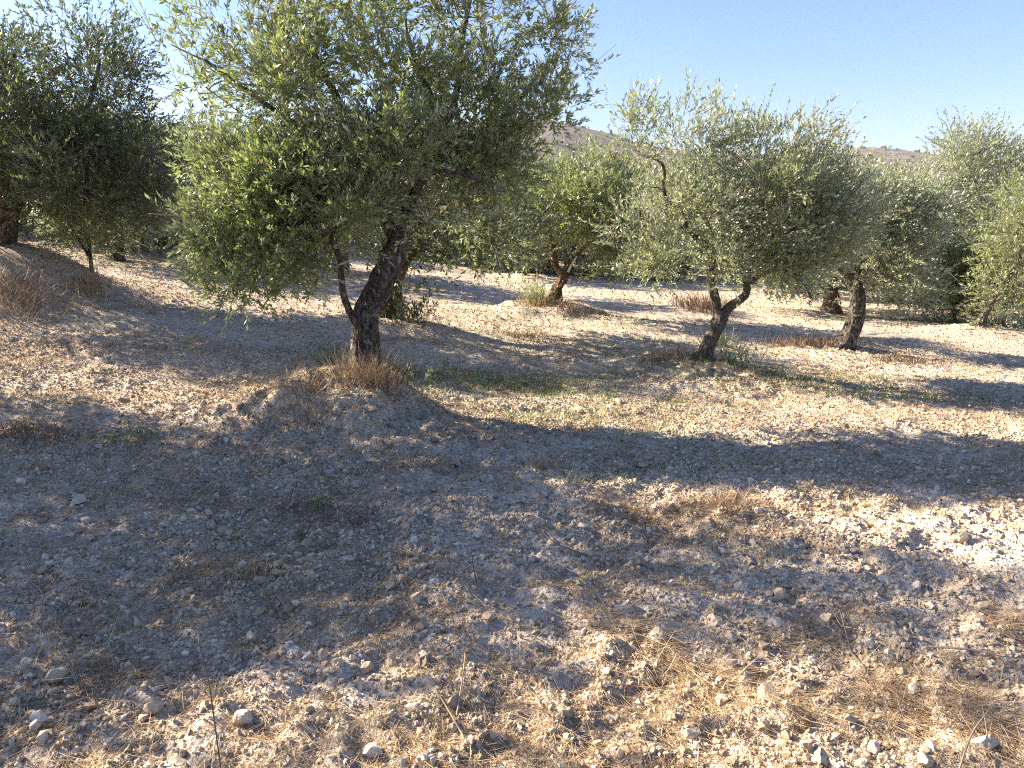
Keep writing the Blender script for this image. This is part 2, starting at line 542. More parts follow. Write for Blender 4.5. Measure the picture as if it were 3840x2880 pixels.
# ------------------------------------------------------------------ tubes, trunks, leaves
def catmull(P, n):
    P = np.asarray(P, float)
    if len(P) == 2:
        t = np.linspace(0, 1, n)[:, None]
        return P[0] * (1 - t) + P[1] * t
    Q = np.vstack([2 * P[0] - P[1], P, 2 * P[-1] - P[-2]])
    out = []
    segs = len(P) - 1
    for s in np.linspace(0, segs, n):
        i = min(int(s), segs - 1); t = s - i
        a, b, c, d = Q[i], Q[i + 1], Q[i + 2], Q[i + 3]
        out.append(0.5 * ((2 * b) + (-a + c) * t + (2 * a - 5 * b + 4 * c - d) * t * t + (-a + 3 * b - 3 * c + d) * t ** 3))
    return np.array(out)

def tube(P, R, rings, segs, gnarl=0.0, seed=0, flare=0.0, cap=True):
    P = catmull(np.column_stack([P, R]), rings)
    R = np.maximum(P[:, 3], 0.0015); P = P[:, :3]
    T = np.gradient(P, axis=0); T = unit(T)
    ref = np.array([0.0, 1.0, 0.0]) if abs(T[0][1]) < 0.9 else np.array([1.0, 0, 0])
    A = np.zeros_like(P); a = unit(np.cross(T[0], ref)); A[0] = a
    for i in range(1, len(P)):
        a = a - T[i] * np.dot(a, T[i]); a = a / max(np.linalg.norm(a), 1e-9); A[i] = a
    B = np.cross(T, A)
    th = np.linspace(0, 2 * PI, segs, endpoint=False)
    s = np.concatenate([[0], np.cumsum(np.linalg.norm(np.diff(P, axis=0), axis=1))])
    TH, SS = np.meshgrid(th, s)
    rr = R[:, None] * np.ones_like(TH)
    if gnarl > 0:
        cx, cy = np.cos(TH + SS * 1.6), np.sin(TH + SS * 1.6)
        k = 1.0 / max(R.mean(), 0.01)
        ridg = 1 - np.abs(noise3(cx * 2.6, cy * 2.6, SS * k * 0.16, seed))
        ridg2 = 1 - np.abs(noise3(cx * 5.5, cy * 5.5, SS * k * 0.5, seed + 3))
        lump = noise3(cx * 1.1, cy * 1.1, SS * k * 0.5, seed + 5)
        pit = noise3(cx * 7, cy * 7, SS * k * 1.6, seed + 8)
        rr = rr * (1 + gnarl * (0.55 * (ridg - 0.6) + 0.28 * (ridg2 - 0.6) + 0.55 * lump + 0.14 * pit))
    if flare > 0:
        f = np.exp(-SS / (R[0] * 1.1))
        lobes = 0.5 + 0.5 * np.cos(TH * 5 + seed) * 0.6 + 0.3 * np.cos(TH * 3 + seed * 2)
        rr = rr * (1 + flare * f * (0.4 + lobes))
    V = P[:, None, :] + rr[..., None] * (np.cos(TH)[..., None] * A[:, None, :] + np.sin(TH)[..., None] * B[:, None, :])
    n = len(P)
    I = np.arange(n * segs).reshape(n, segs)
    J = np.roll(I, -1, axis=1)
    F = np.stack([I[:-1], J[:-1], J[1:], I[1:]], -1).reshape(-1, 4)
    V = V.reshape(-1, 3)
    F3 = np.zeros((0, 3), int)
    if cap:
        V = np.vstack([V, P[-1] + T[-1] * R[-1] * 0.25])
        c = len(V) - 1
        F3 = np.stack([I[-1], J[-1], np.full(segs, c)], -1)
    return V, F, F3

class Bag:
    def __init__(self): self.V = []; self.F = []; self.F3 = []; self.n = 0; self.A = []
    def add(self, V, F, F3=None, a=None):
        self.V.append(V); self.F.append(np.asarray(F) + self.n)
        if F3 is not None and len(F3): self.F3.append(np.asarray(F3) + self.n)
        self.A.append(np.full(len(V), 0.5) if a is None else a)
        self.n += len(V)
    def mesh(self, name, mat, smooth=True):
        fs = [np.vstack(self.F)] + ([np.vstack(self.F3)] if self.F3 else [])
        fs = [f for f in fs if len(f)]
        return mk_mesh(name, np.vstack(self.V), fs, mat, smooth, {'rnd': np.concatenate(self.A)})

def leaves_geo(base, axis, normal, L, W, rng, hexa=True):
    """many leaves at once: folded elliptical blades"""
    n = len(base)
    axis = unit(axis)
    normal = unit(normal - axis * np.sum(normal * axis, -1, keepdims=True))
    side = np.cross(axis, normal)
    L = L[:, None]; W = W[:, None]
    r = rng.random(n)
    if hexa:
        bend = (rng.random((n, 1)) - 0.4) * 0.16
        p0 = base
        p1 = base + axis * L * 0.33 + side * W * 0.5 + normal * L * 0.02
        p2 = base + axis * L * 0.33 - side * W * 0.5 + normal * L * 0.02
        p3 = base + axis * L * 0.74 + side * W * 0.40 - normal * L * bend * 0.4
        p4 = base + axis * L * 0.74 - side * W * 0.40 - normal * L * bend * 0.4
        p5 = base + axis * L - normal * L * bend
        V = np.stack([p0, p1, p2, p3, p4, p5], 1).reshape(-1, 3)
        k = np.arange(n)[:, None] * 6
        tri = np.vstack([k + [0, 1, 2], k + [3, 5, 4]])
        quad = k + [1, 3, 4, 2]
        return V, quad, tri, np.repeat(r, 6)
    p0 = base
    p1 = base + axis * L * 0.48 + side * W * 0.55
    p2 = base + axis * L
    p3 = base + axis * L * 0.48 - side * W * 0.55
    V = np.stack([p0, p1, p2, p3], 1).reshape(-1, 3)
    k = np.arange(n)[:, None] * 4
    return V, k + [0, 1, 2, 3], None, np.repeat(r, 4)

def spray(tw0, twd, twl, rng, per, leafL, leafW, hexa, bag):
    """leafy twigs: opposite pairs of leaves along every twig"""
    n = len(tw0)
    twd = unit(twd)
    rnd = rng.normal(size=(n, 3))
    e1 = unit(np.cross(twd, rnd)); e2 = np.cross(twd, e1)
    droop = rng.random((n, 1)) * 0.5 - 0.1
    k = np.arange(per)
    pair = k // 2
    t = (pair + 0.6) / (per / 2)
    t = 0.15 + 0.85 * t
    ph = pair * (PI / 2) + (k % 2) * PI
    T = np.broadcast_to(t[None, :], (n, per)) + rng.normal(size=(n, per)) * 0.03
    PH = ph[None, :] + rng.normal(size=(n, per)) * 0.5
    pos = tw0[:, None, :] + twd[:, None, :] * (twl[:, None] * T)[..., None]
    pos[..., 2] -= (droop * (T ** 2) * twl[:, None])
    rad = np.cos(PH)[..., None] * e1[:, None, :] + np.sin(PH)[..., None] * e2[:, None, :]
    ang = np.radians(58 - 32 * T + rng.normal(size=(n, per)) * 12)
    axis = np.cos(ang)[..., None] * twd[:, None, :] + np.sin(ang)[..., None] * rad
    normal = twd[:, None, :] * np.sin(ang)[..., None] - rad * np.cos(ang)[..., None] + rng.normal(size=(n, per, 3)) * 0.35
    normal[..., 2] += 0.35
    keep = rng.random((n, per)) > 0.10
    base = pos[keep]; axis = axis[keep]; normal = normal[keep]
    m = len(base)
    L = leafL * (0.65 + 0.6 * rng.random(m)); W = L * leafW * (0.8 + 0.4 * rng.random(m))
    V, Fq, F3, r = leaves_geo(base, axis, normal, L, W, rng, hexa)
    bag.add(V, Fq, F3, r)
    return m

def twig_geo(tw0, twd, twl, r, bag, rng):
    n = len(tw0)
    twd = unit(twd)
    e1 = unit(np.cross(twd, rng.normal(size=(n, 3)))); e2 = np.cross(twd, e1)
    vs = []
    for (t, rr) in ((0, r), (1.0, r * 0.5)):
        for a in (0, 2 * PI / 3, 4 * PI / 3):
            vs.append(tw0 + twd * twl[:, None] * t + (math.cos(a) * e1 + math.sin(a) * e2) * rr)
    V = np.stack(vs, 1).reshape(-1, 3)
    k = np.arange(n)[:, None] * 6
    F = np.vstack([k + [0, 1, 4, 3], k + [1, 2, 5, 4], k + [2, 0, 3, 5]])
    bag.add(V, F, None, np.repeat(rng.random(n), 6))

def grow_tree(name, label, base, chains, lobes, n_attr, n_twigs, seed, group=None, leaf=0.055, per=14, hexa=False,
              mat=None, bark=None, bias=(0, 0, 0.45), parts=True, spread=0.17, gnarl=0.5, shoots=0, sucker=None, trunk_segs=40,
              twig_len=(0.14, 0.34), leafw=0.29, twig_r=0.0022):
    """chains: list of (points, radii), the first is the trunk; lobes: (centre, radii(3), weight) all in world space"""
    rng = np.random.default_rng(seed)
    root = empty(name, tuple(base))
    off = np.array(base, float)
    mat = mat or M_LEAF; bark = bark or M_BARK
    nodes = []; nrad = []
    for ci, (P, R) in enumerate(chains):
        P = np.array(P, float) - off; R = np.array(R, float)
        if ci == 0:
            rings = 110 if trunk_segs > 60 else 70 if trunk_segs > 30 else 26
            V, F, F3 = tube(P, R, rings, trunk_segs, gnarl, seed, 0.55)
            b = Bag(); b.add(V, F, F3)
            link('trunk', b.mesh('trunk', bark), root)
            C = catmull(np.column_stack([P, R]), 10)[6:]
        else:
            V, F, F3 = tube(P, R, 34 if trunk_segs > 30 else 14, max(10, trunk_segs // 2), gnarl * 0.7, seed + ci * 7)
            b = Bag(); b.add(V, F, F3)
            link('limb', b.mesh('limb', bark), root)
            C = catmull(np.column_stack([P, R]), 9)[2:]
        nodes += list(C[:, :3]); nrad += list(C[:, 3])
    # attractor points inside the crown lobes
    w = np.array([l[2] * l[1][0] * l[1][1] * l[1][2] for l in lobes]) ** 0.8
    w = w / w.sum()
    att = []; attl = []
    tries = 0
    while len(att) < n_attr and tries < n_attr * 12:
        tries += 1
        li = rng.choice(len(lobes), p=w)
        c, r, _ = lobes[li]
        d = rng.normal(size=3); d /= np.linalg.norm(d)
        q = rng.random() ** 0.45
        p = np.array(c, float) - off + d * np.array(r) * q * 0.92
        if att and min(np.linalg.norm(np.array(att) - p, axis=1)) < spread * 0.75 and tries < n_attr * 8: continue
        att.append(p); attl.append(li)
    att = np.array(att); attl = np.array(attl)
    N0 = np.array(nodes)
    order = np.argsort([np.min(np.linalg.norm(N0 - a, axis=1)) for a in att])
    bb = Bag()
    tip_dir = np.zeros_like(att)
    for oi in order:
        a = att[oi]
        N = np.array(nodes)
        dd = np.linalg.norm(N - a, axis=1) + 0.35 * np.maximum(0, N[:, 2] - a[2])
        j = int(np.argmin(dd))
        s = N[j]; L = np.linalg.norm(a - s)
        if L < 0.03: continue
        m1 = s + (a - s) * 0.35 + rng.normal(size=3) * 0.09 * L + np.array([0, 0, 0.05 * L])
        m2 = s + (a - s) * 0.7 + rng.normal(size=3) * 0.08 * L + np.array([0, 0, 0.05 * L])
        r0 = min(nrad[j] * 0.7, 0.007 + 0.016 * L)
        rr = [r0, r0 * 0.8, r0 * 0.62, max(0.0035, r0 * 0.45)]
        V, F, F3 = tube(np.array([s, m1, m2, a]), rr, 7, 5, 0.0)
        bb.add(V, F, F3, np.full(len(V), 0.15 + 0.5 * rng.random()))
        for q, r_ in ((m1, rr[1]), (m2, rr[2]), (a, rr[3])):
            nodes.append(q); nrad.append(r_)
        tip_dir[oi] = (a - m2) / max(L, 1e-3)
    # leafy twigs round every attractor
    cw = 0.5 + rng.random(len(att)) ** 1.4
    for i, li in enumerate(attl): cw[i] *= lobes[li][2]
    cw /= cw.sum()
    ai = rng.choice(len(att), size=n_twigs, p=cw)
    g = rng.normal(size=(n_twigs, 3))
    tw0 = att[ai] + g * spread * np.array([1, 1, 0.85]) * 0.75
    cen = np.array([lobes[l][0] for l in attl]) - off
    outw = unit(att - cen)[ai]
    twd = unit(outw * 0.55 + unit(g) * 0.45 + np.array(bias) + rng.normal(size=(n_twigs, 3)) * 0.33 + tip_dir[ai] * 0.4)
    twl = twig_len[0] + (twig_len[1] - twig_len[0]) * rng.random(n_twigs) ** 1.5
    crown = Bag()
    spray(tw0, twd, twl, rng, per, leaf, leafw, hexa, crown)
    twig_geo(tw0, twd, twl * 0.95, twig_r, bb, rng)
    if shoots:
        topi = np.argsort(-att[:, 2] - 0.35 * np.linalg.norm(att[:, :2] - att[:, :2].mean(0), axis=1))[:max(4, len(att) // 3)]
        si = rng.choice(topi, size=shoots)
        s0 = att[si] + rng.normal(size=(shoots, 3)) * 0.08
        sdv = unit(unit(att[si] - att.mean(0)) * 0.55 + np.array(bias) * 2.0 + rng.normal(size=(shoots, 3)) * 0.28)
        sl = 0.22 + 0.25 * rng.random(shoots)
        spray(s0, sdv, sl, rng, int(per * 1.9) // 2 * 2, leaf * 0.95, leafw, hexa, crown)
        twig_geo(s0, sdv, sl, twig_r * 1.2, bb, rng)
    for _ in range(n_attr // 5):
        a = att[rng.integers(len(att))]
        d = unit(rng.normal(size=3) + np.array([0, 0, .1])); L = .25 + .35 * rng.random()
        m_ = a + d * L * .5 + rng.normal(size=3) * .05
        V, F, F3 = tube(np.array([a, m_, a + d * L + rng.normal(size=3) * .08]), [.005, .0035, .0018], 6, 4)
        bb.add(V, F, F3, np.full(len(V), .6 + .4 * rng.random()))
    link('branches', bb.mesh('branches', M_TWIG), root)
    tag(link('crown', crown.mesh('crown', mat, False), root), kind='stuff')
    if sucker:
        sb = Bag()
        for (c, rx, hz, n) in sucker:
            c = np.array(c) - off
            s0 = c + rng.normal(size=(n, 3)) * np.array([rx, rx, 0.02])
            dv = unit(np.array([0, 0, 1.0]) + rng.normal(size=(n, 3)) * 0.45)
            sl = hz * (0.4 + 0.6 * rng.random(n))
            spray(s0, dv, sl, rng, 16, leaf * 0.85, leafw, False, sb)
            twig_geo(s0, dv, sl, 0.0022, sb, rng)
        tag(link('sucker_shoots', sb.mesh('sucker_shoots', mat, False), root), kind='stuff')
    tag(root, label, 'olive tree', group)
    return root

def px_chain(Y0, pts):
    """pts: (px, py, width in px, depth offset) at the depth Y0"""
    P = []; R = []
    for (a, b, w, dy) in pts:
        q = at(a, b, Y0 + dy)
        P.append(q); R.append(w / 2 / FPX * (Y0 + dy))
    return P, R

def px_lobes(Y0, ls):
    out = []
    for (a, b, rx, ry, dy, rd, w) in ls:
        c = at(a, b, Y0 + dy)
        k = (Y0 + dy) / FPX
        out.append((c, (rx * k, rd, ry * k), w))
    return out

# ---- the big tree
Y0 = B_MAIN[1]
ch = [px_chain(Y0, [(366, 383, 30, 0), (365, 350, 25, 0), (367, 326, 25, 0), (372, 303, 24, 0), (381, 284, 23.5, 0), (391, 264, 23, 0), (397, 247, 18, 0), (400, 230, 13, 0)]),
      px_chain(Y0, [(360, 330, 8, -0.02), (353, 318, 7, -.04), (345, 300, 6.5, -.1), (342, 286, 6, -.15), (340, 262, 5, -.25), (328, 235, 4, -.4), (300, 215, 3, -.5)]),
      px_chain(Y0, [(396, 248, 15, 0), (390, 225, 12, .05), (381, 195, 10, .1), (372, 165, 8, .15), (350, 120, 6.5, .2), (322, 70, 5, .1), (300, 20, 3.5, 0)]),
      px_chain(Y0, [(397, 250, 14, 0), (404, 220, 11, -.1), (412, 199, 9, -.2), (424, 178, 7.5, -.3), (440, 170, 6, -.35), (458, 172, 5, -.4), (480, 180, 3.5, -.45)]),
      px_chain(Y0, [(398, 245, 13, 0), (408, 210, 11, .15), (425, 160, 9, .3), (433, 110, 7.5, .3), (420, 72, 5, .25), (408, 40, 3.5, .2)]),
      px_chain(Y0, [(425, 165, 8, .28), (445, 130, 7, .4), (456, 94, 6, .4), (462, 42, 4.5, .45), (470, 0, 3.5, .5)]),
      px_chain(Y0, [(424, 175, 7, .25), (470, 140, 6, .5), (510, 110, 5, .6), (550, 60, 3.5, .6)]),
      px_chain(Y0, [(384, 200, 8, .1), (340, 190, 6, 0), (280, 185, 5, -.1), (230, 200, 3.5, -.2)]),
      px_chain(Y0, [(375, 172, 7, .15), (320, 140, 5.5, .1), (260, 100, 4.5, .1), (205, 60, 3, 0)])]
ls = px_lobes(Y0, [(258, 224, 58, 50, -.2, .8, 1.0), (298, 215, 50, 46, -.1, .8, 1.0), (215, 235, 26, 42, -.1, .5, 1.0), (250, 280, 50, 17, -.3, .5, 1.1), (310, 262, 32, 22, -.3, .5, .9), (300, 165, 60, 38, -.1, .9, 1.1), (228, 165, 34, 34, 0, .6, .9),
                   (205, 75, 40, 40, .1, .5, .5), (178, 30, 24, 26, 0, .4, .35), (285, 75, 52, 42, 0, .9, .75), (250, 15, 50, 30, 0, .7, .5), (385, 150, 60, 45, -.2, .9, 1.0), (390, 65, 60, 44, .1, 1.0, .8),
                   (475, 90, 50, 50, .3, .9, .7), (480, 160, 52, 38, .2, .9, 1.05), (548, 105, 24, 38, .3, .5, .7), (528, 155, 24, 22, .2, .5, .7), (545, 25, 34, 34, .3, .6, .6), (480, 10, 50, 35, .2, .9, .5), (350, -10, 70, 40, .1, 1, .6), (430, -40, 90, 30, .1, 1, .5),
                   (345, 208, 48, 28, -.3, .7, 1.0), (435, 205, 40, 24, -.2, .6, .9), (478, 212, 34, 22, .3, .5, .7)])
ls = [(c, (r[0], r[1] * .68, r[2]), w) for (c, r, w) in ls]
grow_tree('olive_tree', 'big olive tree left of centre with a thick dark trunk rising from a grassy mound', B_MAIN, ch, ls, 360, 8700, 101,
          leaf=0.052, per=14, hexa=False, mat=M_LEAF, spread=0.115, gnarl=0.5, shoots=110, trunk_segs=96,
          sucker=[((B_MAIN[0] + .32, B_MAIN[1] - .1, B_MAIN[2] - .05), .07, .22, 12)], leafw=0.27, twig_len=(.10,.24))

# ---- the tree right behind it
Y0 = B_BACK[1]
ch = [px_chain(Y0, [(389, 320, 22, 0), (390, 300, 17, 0), (393, 280, 15, 0), (402, 262, 13, 0)]),
      px_chain(Y0, [(400, 266, 9, 0), (430, 240, 6, 0), (460, 215, 4, 0)]), px_chain(Y0, [(398, 268, 9, 0), (380, 235, 6, 0), (370, 200, 4, 0)])]
ls = px_lobes(Y0, [(462, 225, 62, 34, 0, 1.3, 1.2), (400, 205, 75, 50, 0, 1.5, 1), (500, 240, 35, 24, .3, .8, 1), (440, 180, 60, 40, 0, 1.2, .8), (408, 298, 15, 12, -.2, .3, .5)])
grow_tree('olive_tree', 'olive tree with a stout brown trunk directly behind the big one', B_BACK, ch, ls, 110, 1900, 102, leaf=0.07, per=12, mat=M_LEAF_D, bark=M_BARK3, spread=.22,
          trunk_segs=28, sucker=[((B_BACK[0] + .3, B_BACK[1] - .3, B_BACK[2] - .05), .14, .6, 50)], leafw=.30, twig_r=.003)

# ---- left edge tree
Y0 = B_LEFT[1]
ch = [px_chain(Y0, [(-6, 262, 26, 0), (2, 235, 20, 0), (8, 212, 19, 0), (18, 192, 17, 0)]),
      px_chain(Y0, [(14, 200, 14, 0), (30, 185, 10, 0), (48, 170, 8, 0), (70, 140, 6, 0), (90, 100, 4.5, 0), (100, 60, 3, 0)]),
      px_chain(Y0, [(10, 205, 13, 0), (2, 180, 10, 0), (-8, 140, 8, 0), (0, 90, 5, 0), (15, 50, 3, 0)]),
      px_chain(Y0, [(8, 205, 11, 0), (-30, 180, 8, 0), (-70, 150, 5, 0)])]
ls = px_lobes(Y0, [(18, 70, 30, 42, 0, 1.0, .6), (92, 62, 38, 46, 0, 1.1, .85), (70, 22, 22, 16, 0, .5, .45), (110, 105, 28, 36, 0, .9, .9), (55, 140, 75, 42, 0, 1.6, 1.1), (95, 180, 62, 40, 0, 1.5, 1.2), (25, 165, 50, 38, 0, 1.5, 1.2), (150, 106, 22, 9, 0, .4, .7), (150, 165, 30, 34, .3, 1.2, 1.1), (158, 210, 26, 20, .3, 1.0, 1.0),
                   (-55, 90, 60, 80, 0, 1.6, .9), (-80, 160, 60, 45, 0, 1.6, 1), (40, 205, 35, 16, .2, .7, .8), (8, 25, 10, 14, 0, .3, .5)])
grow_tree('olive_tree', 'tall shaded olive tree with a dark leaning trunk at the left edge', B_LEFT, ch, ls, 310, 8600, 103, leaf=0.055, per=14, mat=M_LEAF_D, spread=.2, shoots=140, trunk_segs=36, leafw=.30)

# ---- small scrubby one in front of it
Y0 = B_SMALLL[1]
ch = [px_chain(Y0, [(92, 297, 5, 0), (92, 275, 4, 0), (90, 255, 3.5, 0), (88, 238, 3, 0)]), px_chain(Y0, [(90, 258, 3, 0), (78, 238, 2.5, 0), (68, 222, 2, 0)])]
ls = px_lobes(Y0, [(88, 214, 30, 22, 0, .5, 1), (92, 240, 20, 16, 0, .35, .9), (70, 226, 14, 12, 0, .3, .6), (108, 222, 16, 18, 0, .3, .7)])
grow_tree('olive_sapling', 'small scrubby olive sapling with brown dry stems near the left edge', B_SMALLL, ch, ls, 45, 620, 104, leaf=0.05, per=12, mat=M_LEAF, spread=.12, trunk_segs=14, gnarl=.2)

# ---- tree behind it, shade put into its dark leaf colour
Y0 = B_DARKL[1]
ch = [px_chain(Y0, [(165, 250, 12, 0), (163, 235, 9, 0), (160, 220, 8, 0)]), px_chain(Y0, [(161, 224, 6, 0), (140, 190, 4, 0)]), px_chain(Y0, [(161, 222, 6, 0), (180, 190, 4, 0)])]
ls = px_lobes(Y0, [(150, 190, 48, 42, 0, 2, 1), (185, 180, 30, 34, 0, 2, 1), (170, 215, 38, 24, 0, 1.8, 1.1), (120, 205, 35, 28, 0, 1.8, 1), (75, 195, 45, 32, 0, 2, 1), (30, 190, 35, 32, 0, 2, 1), (185, 150, 20, 14, 0, 1, .7), (158, 155, 16, 12, 0, 1.0, .6)])
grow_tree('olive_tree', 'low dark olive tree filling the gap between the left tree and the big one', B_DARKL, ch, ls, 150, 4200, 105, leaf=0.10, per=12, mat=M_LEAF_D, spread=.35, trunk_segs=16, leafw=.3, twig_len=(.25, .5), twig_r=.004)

# ---- small brown tree in the middle
Y0 = B_MID[1]
ch = [px_chain(Y0, [(553, 305, 14, 0), (555, 296, 10.5, 0), (559, 287, 9, 0), (564, 279, 9, 0), (564, 271, 9, 0)]),
      px_chain(Y0, [(563, 276, 6, 0), (558, 270, 5, 0), (555, 262, 7, 0), (554, 254, 6, 0), (552, 240, 4, 0), (545, 225, 3, 0)]),
      px_chain(Y0, [(565, 274, 5, 0), (572, 262, 4, 0), (586, 245, 3.5, 0), (600, 225, 3, 0)])]
ls = px_lobes(Y0, [(553, 198, 45, 30, 0, 1.2, 1), (600, 205, 48, 38, 0, 1.3, 1), (522, 218, 28, 28, 0, 1, .9), (622, 232, 40, 32, 0, 1.1, 1), (575, 220, 40, 15, .3, 1, .9), (622, 260, 28, 12, 0, .8, .9), (600, 172, 32, 16, 0, .8, .7)])
t = grow_tree('olive_tree', 'small olive tree with a twisted light brown trunk in the middle distance', B_MID, ch, ls, 160, 4200, 106, leaf=0.065, per=12, mat=M_LEAF, bark=M_BARK3, spread=.22,
              trunk_segs=30, sucker=[((B_MID[0] - .25, B_MID[1] - .1, B_MID[2] - .05), .14, .6, 55)], leafw=.30, shoots=60, gnarl=.7, twig_r=.003)
P_, R_ = px_chain(Y0, [(568, 272, 2.6, -.1), (572, 264, 2.2, -.12), (577, 256, 1.5, -.15)])
V, F, F3 = tube(np.array(P_) - B_MID, R_, 6, 7)
b = Bag(); b.add(V, F, F3, np.full(len(V), 0.9))
M_DEAD = straw_material('bleached_wood', [(0, (0.55, 0.50, 0.44)), (1, (0.62, 0.57, 0.50))], 0.0)
tag(link('dead_stick', b.mesh('dead_stick', M_DEAD), t), label='bleached bare stick')

# ---- young tree far behind it
Y0 = B_YOUNG[1]
ch = [px_chain(Y0, [(525, 277, 4.5, 0), (525, 268, 3.5, 0), (524, 255, 3, 0)]), px_chain(Y0, [(524, 258, 2.5, 0), (518, 240, 2, 0)])]
ls = px_lobes(Y0, [(520, 238, 24, 24, 0, .9, 1), (530, 255, 13, 9, 0, .5, .8), (508, 225, 16, 16, 0, .7, .7)])
grow_tree('olive_tree', 'bright green young olive tree with a short thin trunk far off between the trunks', B_YOUNG, ch, ls, 45, 750, 107, leaf=0.09, per=12, mat=M_LEAF, spread=.25, trunk_segs=12, gnarl=.2, leafw=.30, twig_r=.003)

# ---- forked tree on the right
Y0 = B_FORK[1]
ch = [px_chain(Y0, [(701, 366, 18, 0), (706, 352, 14, 0), (715, 332, 14.5, 0), (719, 322, 15, 0), (721, 314, 11, 0)]),
      px_chain(Y0, [(718, 322, 9, 0), (716, 300, 8.5, 0), (711, 281, 8, 0), (713, 265, 7.5, .05), (709, 248, 7, .1), (698, 238, 6, .1), (689, 236, 5, .05), (685, 221, 4, 0), (680, 200, 3, 0)]),
      px_chain(Y0, [(722, 321, 9, 0), (728, 308, 9, 0), (738, 301, 8.5, 0), (746, 294, 8, 0), (747, 279, 7, 0), (750, 255, 5.5, .1), (760, 220, 4.5, .2), (775, 180, 3.5, .2), (790, 145, 2.5, .2)]),
      px_chain(Y0, [(709, 250, 5, .1), (700, 220, 4.5, .25), (694, 200, 4, .3), (695, 170, 3, .3)]),
      px_chain(Y0, [(690, 234, 4, .05), (672, 215, 3.5, .1), (664, 190, 3.2, .1), (664, 170, 3, .1), (658, 160, 2.5, .1), (648, 157, 2, .1)]),
      px_chain(Y0, [(747, 283, 5, 0), (775, 270, 4, -.2), (800, 280, 3, -.3), (812, 298, 2, -.4)])]
ls = px_lobes(Y0, [(634, 114, 24, 16, 0, .5, .7), (660, 125, 26, 18, 0, .5, .6), (640, 150, 26, 26, .1, .6, .7), (700, 150, 44, 34, 0, .9, .7), (718, 118, 28, 14, 0, .5, .5), (765, 155, 48, 38, 0, .9, 1.0), (815, 130, 24, 14, 0, .4, .7), (690, 205, 58, 36, 0, 1, 1), (775, 205, 62, 42, 0, 1.1, 1.15),
                   (740, 248, 70, 32, 0, 1.1, 1.2), (650, 232, 36, 34, -.1, .7, 1), (782, 262, 40, 24, 0, .9, 1.1), (800, 298, 18, 11, -.3, .4, .9), (835, 225, 26, 40, .1, .7, 1), (664, 264, 32, 16, -.1, .6, .9), (810, 185, 28, 34, 0, .7, 1)])
grow_tree('olive_tree', 'silvery olive tree whose pale trunk forks low into a wide Y on the right', B_FORK, ch, ls, 215, 5700, 108, leaf=0.049, per=14, mat=M_LEAF_S, bark=M_BARK2, spread=.125, shoots=70, bias=(.22, -.05, .42),
          trunk_segs=56, sucker=[((B_FORK[0] + .28, B_FORK[1] + .1, B_FORK[2] - .03), .1, .28, 45)], gnarl=.4)

# ---- bent tree to its right
Y0 = B_BEND[1]
ch = [px_chain(Y0, [(843, 352, 18, 0), (848, 338, 16, 0), (855, 322, 15, 0), (858, 302, 13.5, 0), (856, 286, 12, 0), (849, 274, 10, 0)]),
      px_chain(Y0, [(850, 276, 9, 0), (842, 268, 7.5, 0), (832, 260, 6, 0), (822, 240, 4.5, 0), (820, 205, 3, 0)]),
      px_chain(Y0, [(853, 280, 8, 0), (862, 258, 6, .1), (872, 225, 4.5, .2), (880, 190, 3, .2)])]
ls = px_lobes(Y0, [(868, 200, 28, 24, .2, .7, .8), (895, 222, 36, 34, .1, .9, 1), (850, 222, 40, 34, .2, .9, 1), (882, 262, 34, 24, 0, .8, 1), (815, 248, 26, 18, .3, .7, .9), (835, 185, 20, 22, .2, .6, .7), (905, 290, 20, 14, .3, .5, .9), (880, 305, 10, 6, -.1, .2, .4)])
grow_tree('olive_tree', 'olive tree with a thick black trunk bending left, second from the right', B_BEND, ch, ls, 170, 4500, 109, leaf=0.05, per=14, mat=M_LEAF_S, spread=.16, shoots=30, bias=(.22, -.05, .4), trunk_segs=48, leafw=.30)

# ---- right hand thicket
Y0 = B_RIGHT[1]
ch = [px_chain(Y0, [(925, 312, 11, 0), (926, 300, 9, 0), (930, 285, 8, 0)]), px_chain(Y0, [(929, 288, 6, 0), (945, 250, 5, 0), (965, 200, 4, 0)]), px_chain(Y0, [(929, 288, 6, 0), (915, 250, 4, 0), (905, 215, 3, 0)])]
ls = px_lobes(Y0, [(915, 200, 44, 34, 0, 1.3, 1), (900, 240, 34, 34, 0, 1.2, 1), (1000, 270, 44, 30, 0, 1.3, 1), (930, 275, 36, 24, 0, 1.2, 1), (965, 175, 40, 34, 0, 1.4, 1), (985, 150, 36, 22, 0, 1.1, .8), (958, 138, 16, 14, 0, .6, .6), (940, 240, 48, 34, 0, 1.5, 1.1), (1010, 190, 34, 40, 0, 1.4, 1), (985, 232, 40, 34, 0, 1.4, 1), (1005, 150, 26, 16, 0, .9, .7)])
grow_tree('olive_tree', 'broad silvery olive tree with a spiky top standing above the round green bush', B_RIGHT, ch, ls, 260, 7500, 110, leaf=0.065, per=13, mat=M_LEAF_S, spread=.24, shoots=150, bias=(.25, -.05, .42), trunk_segs=24, leafw=.30, twig_r=.003)
Y0 = B_RSHRUB[1] - 0.2
ch = [px_chain(Y0, [(955, 326, 5, 0), (953, 310, 4, 0), (950, 295, 3, 0)]), px_chain(Y0, [(952, 305, 3, 0), (970, 285, 2.5, 0)])]
ls = px_lobes(Y0, [(955, 272, 34, 28, 0, .9, 1), (980, 258, 28, 20, 0, .8, 1), (930, 290, 26, 20, 0, .7, 1), (985, 292, 26, 18, 0, .7, 1), (950, 302, 34, 12, 0, .8, .9), (1005, 280, 22, 22, 0, .6, .9)])
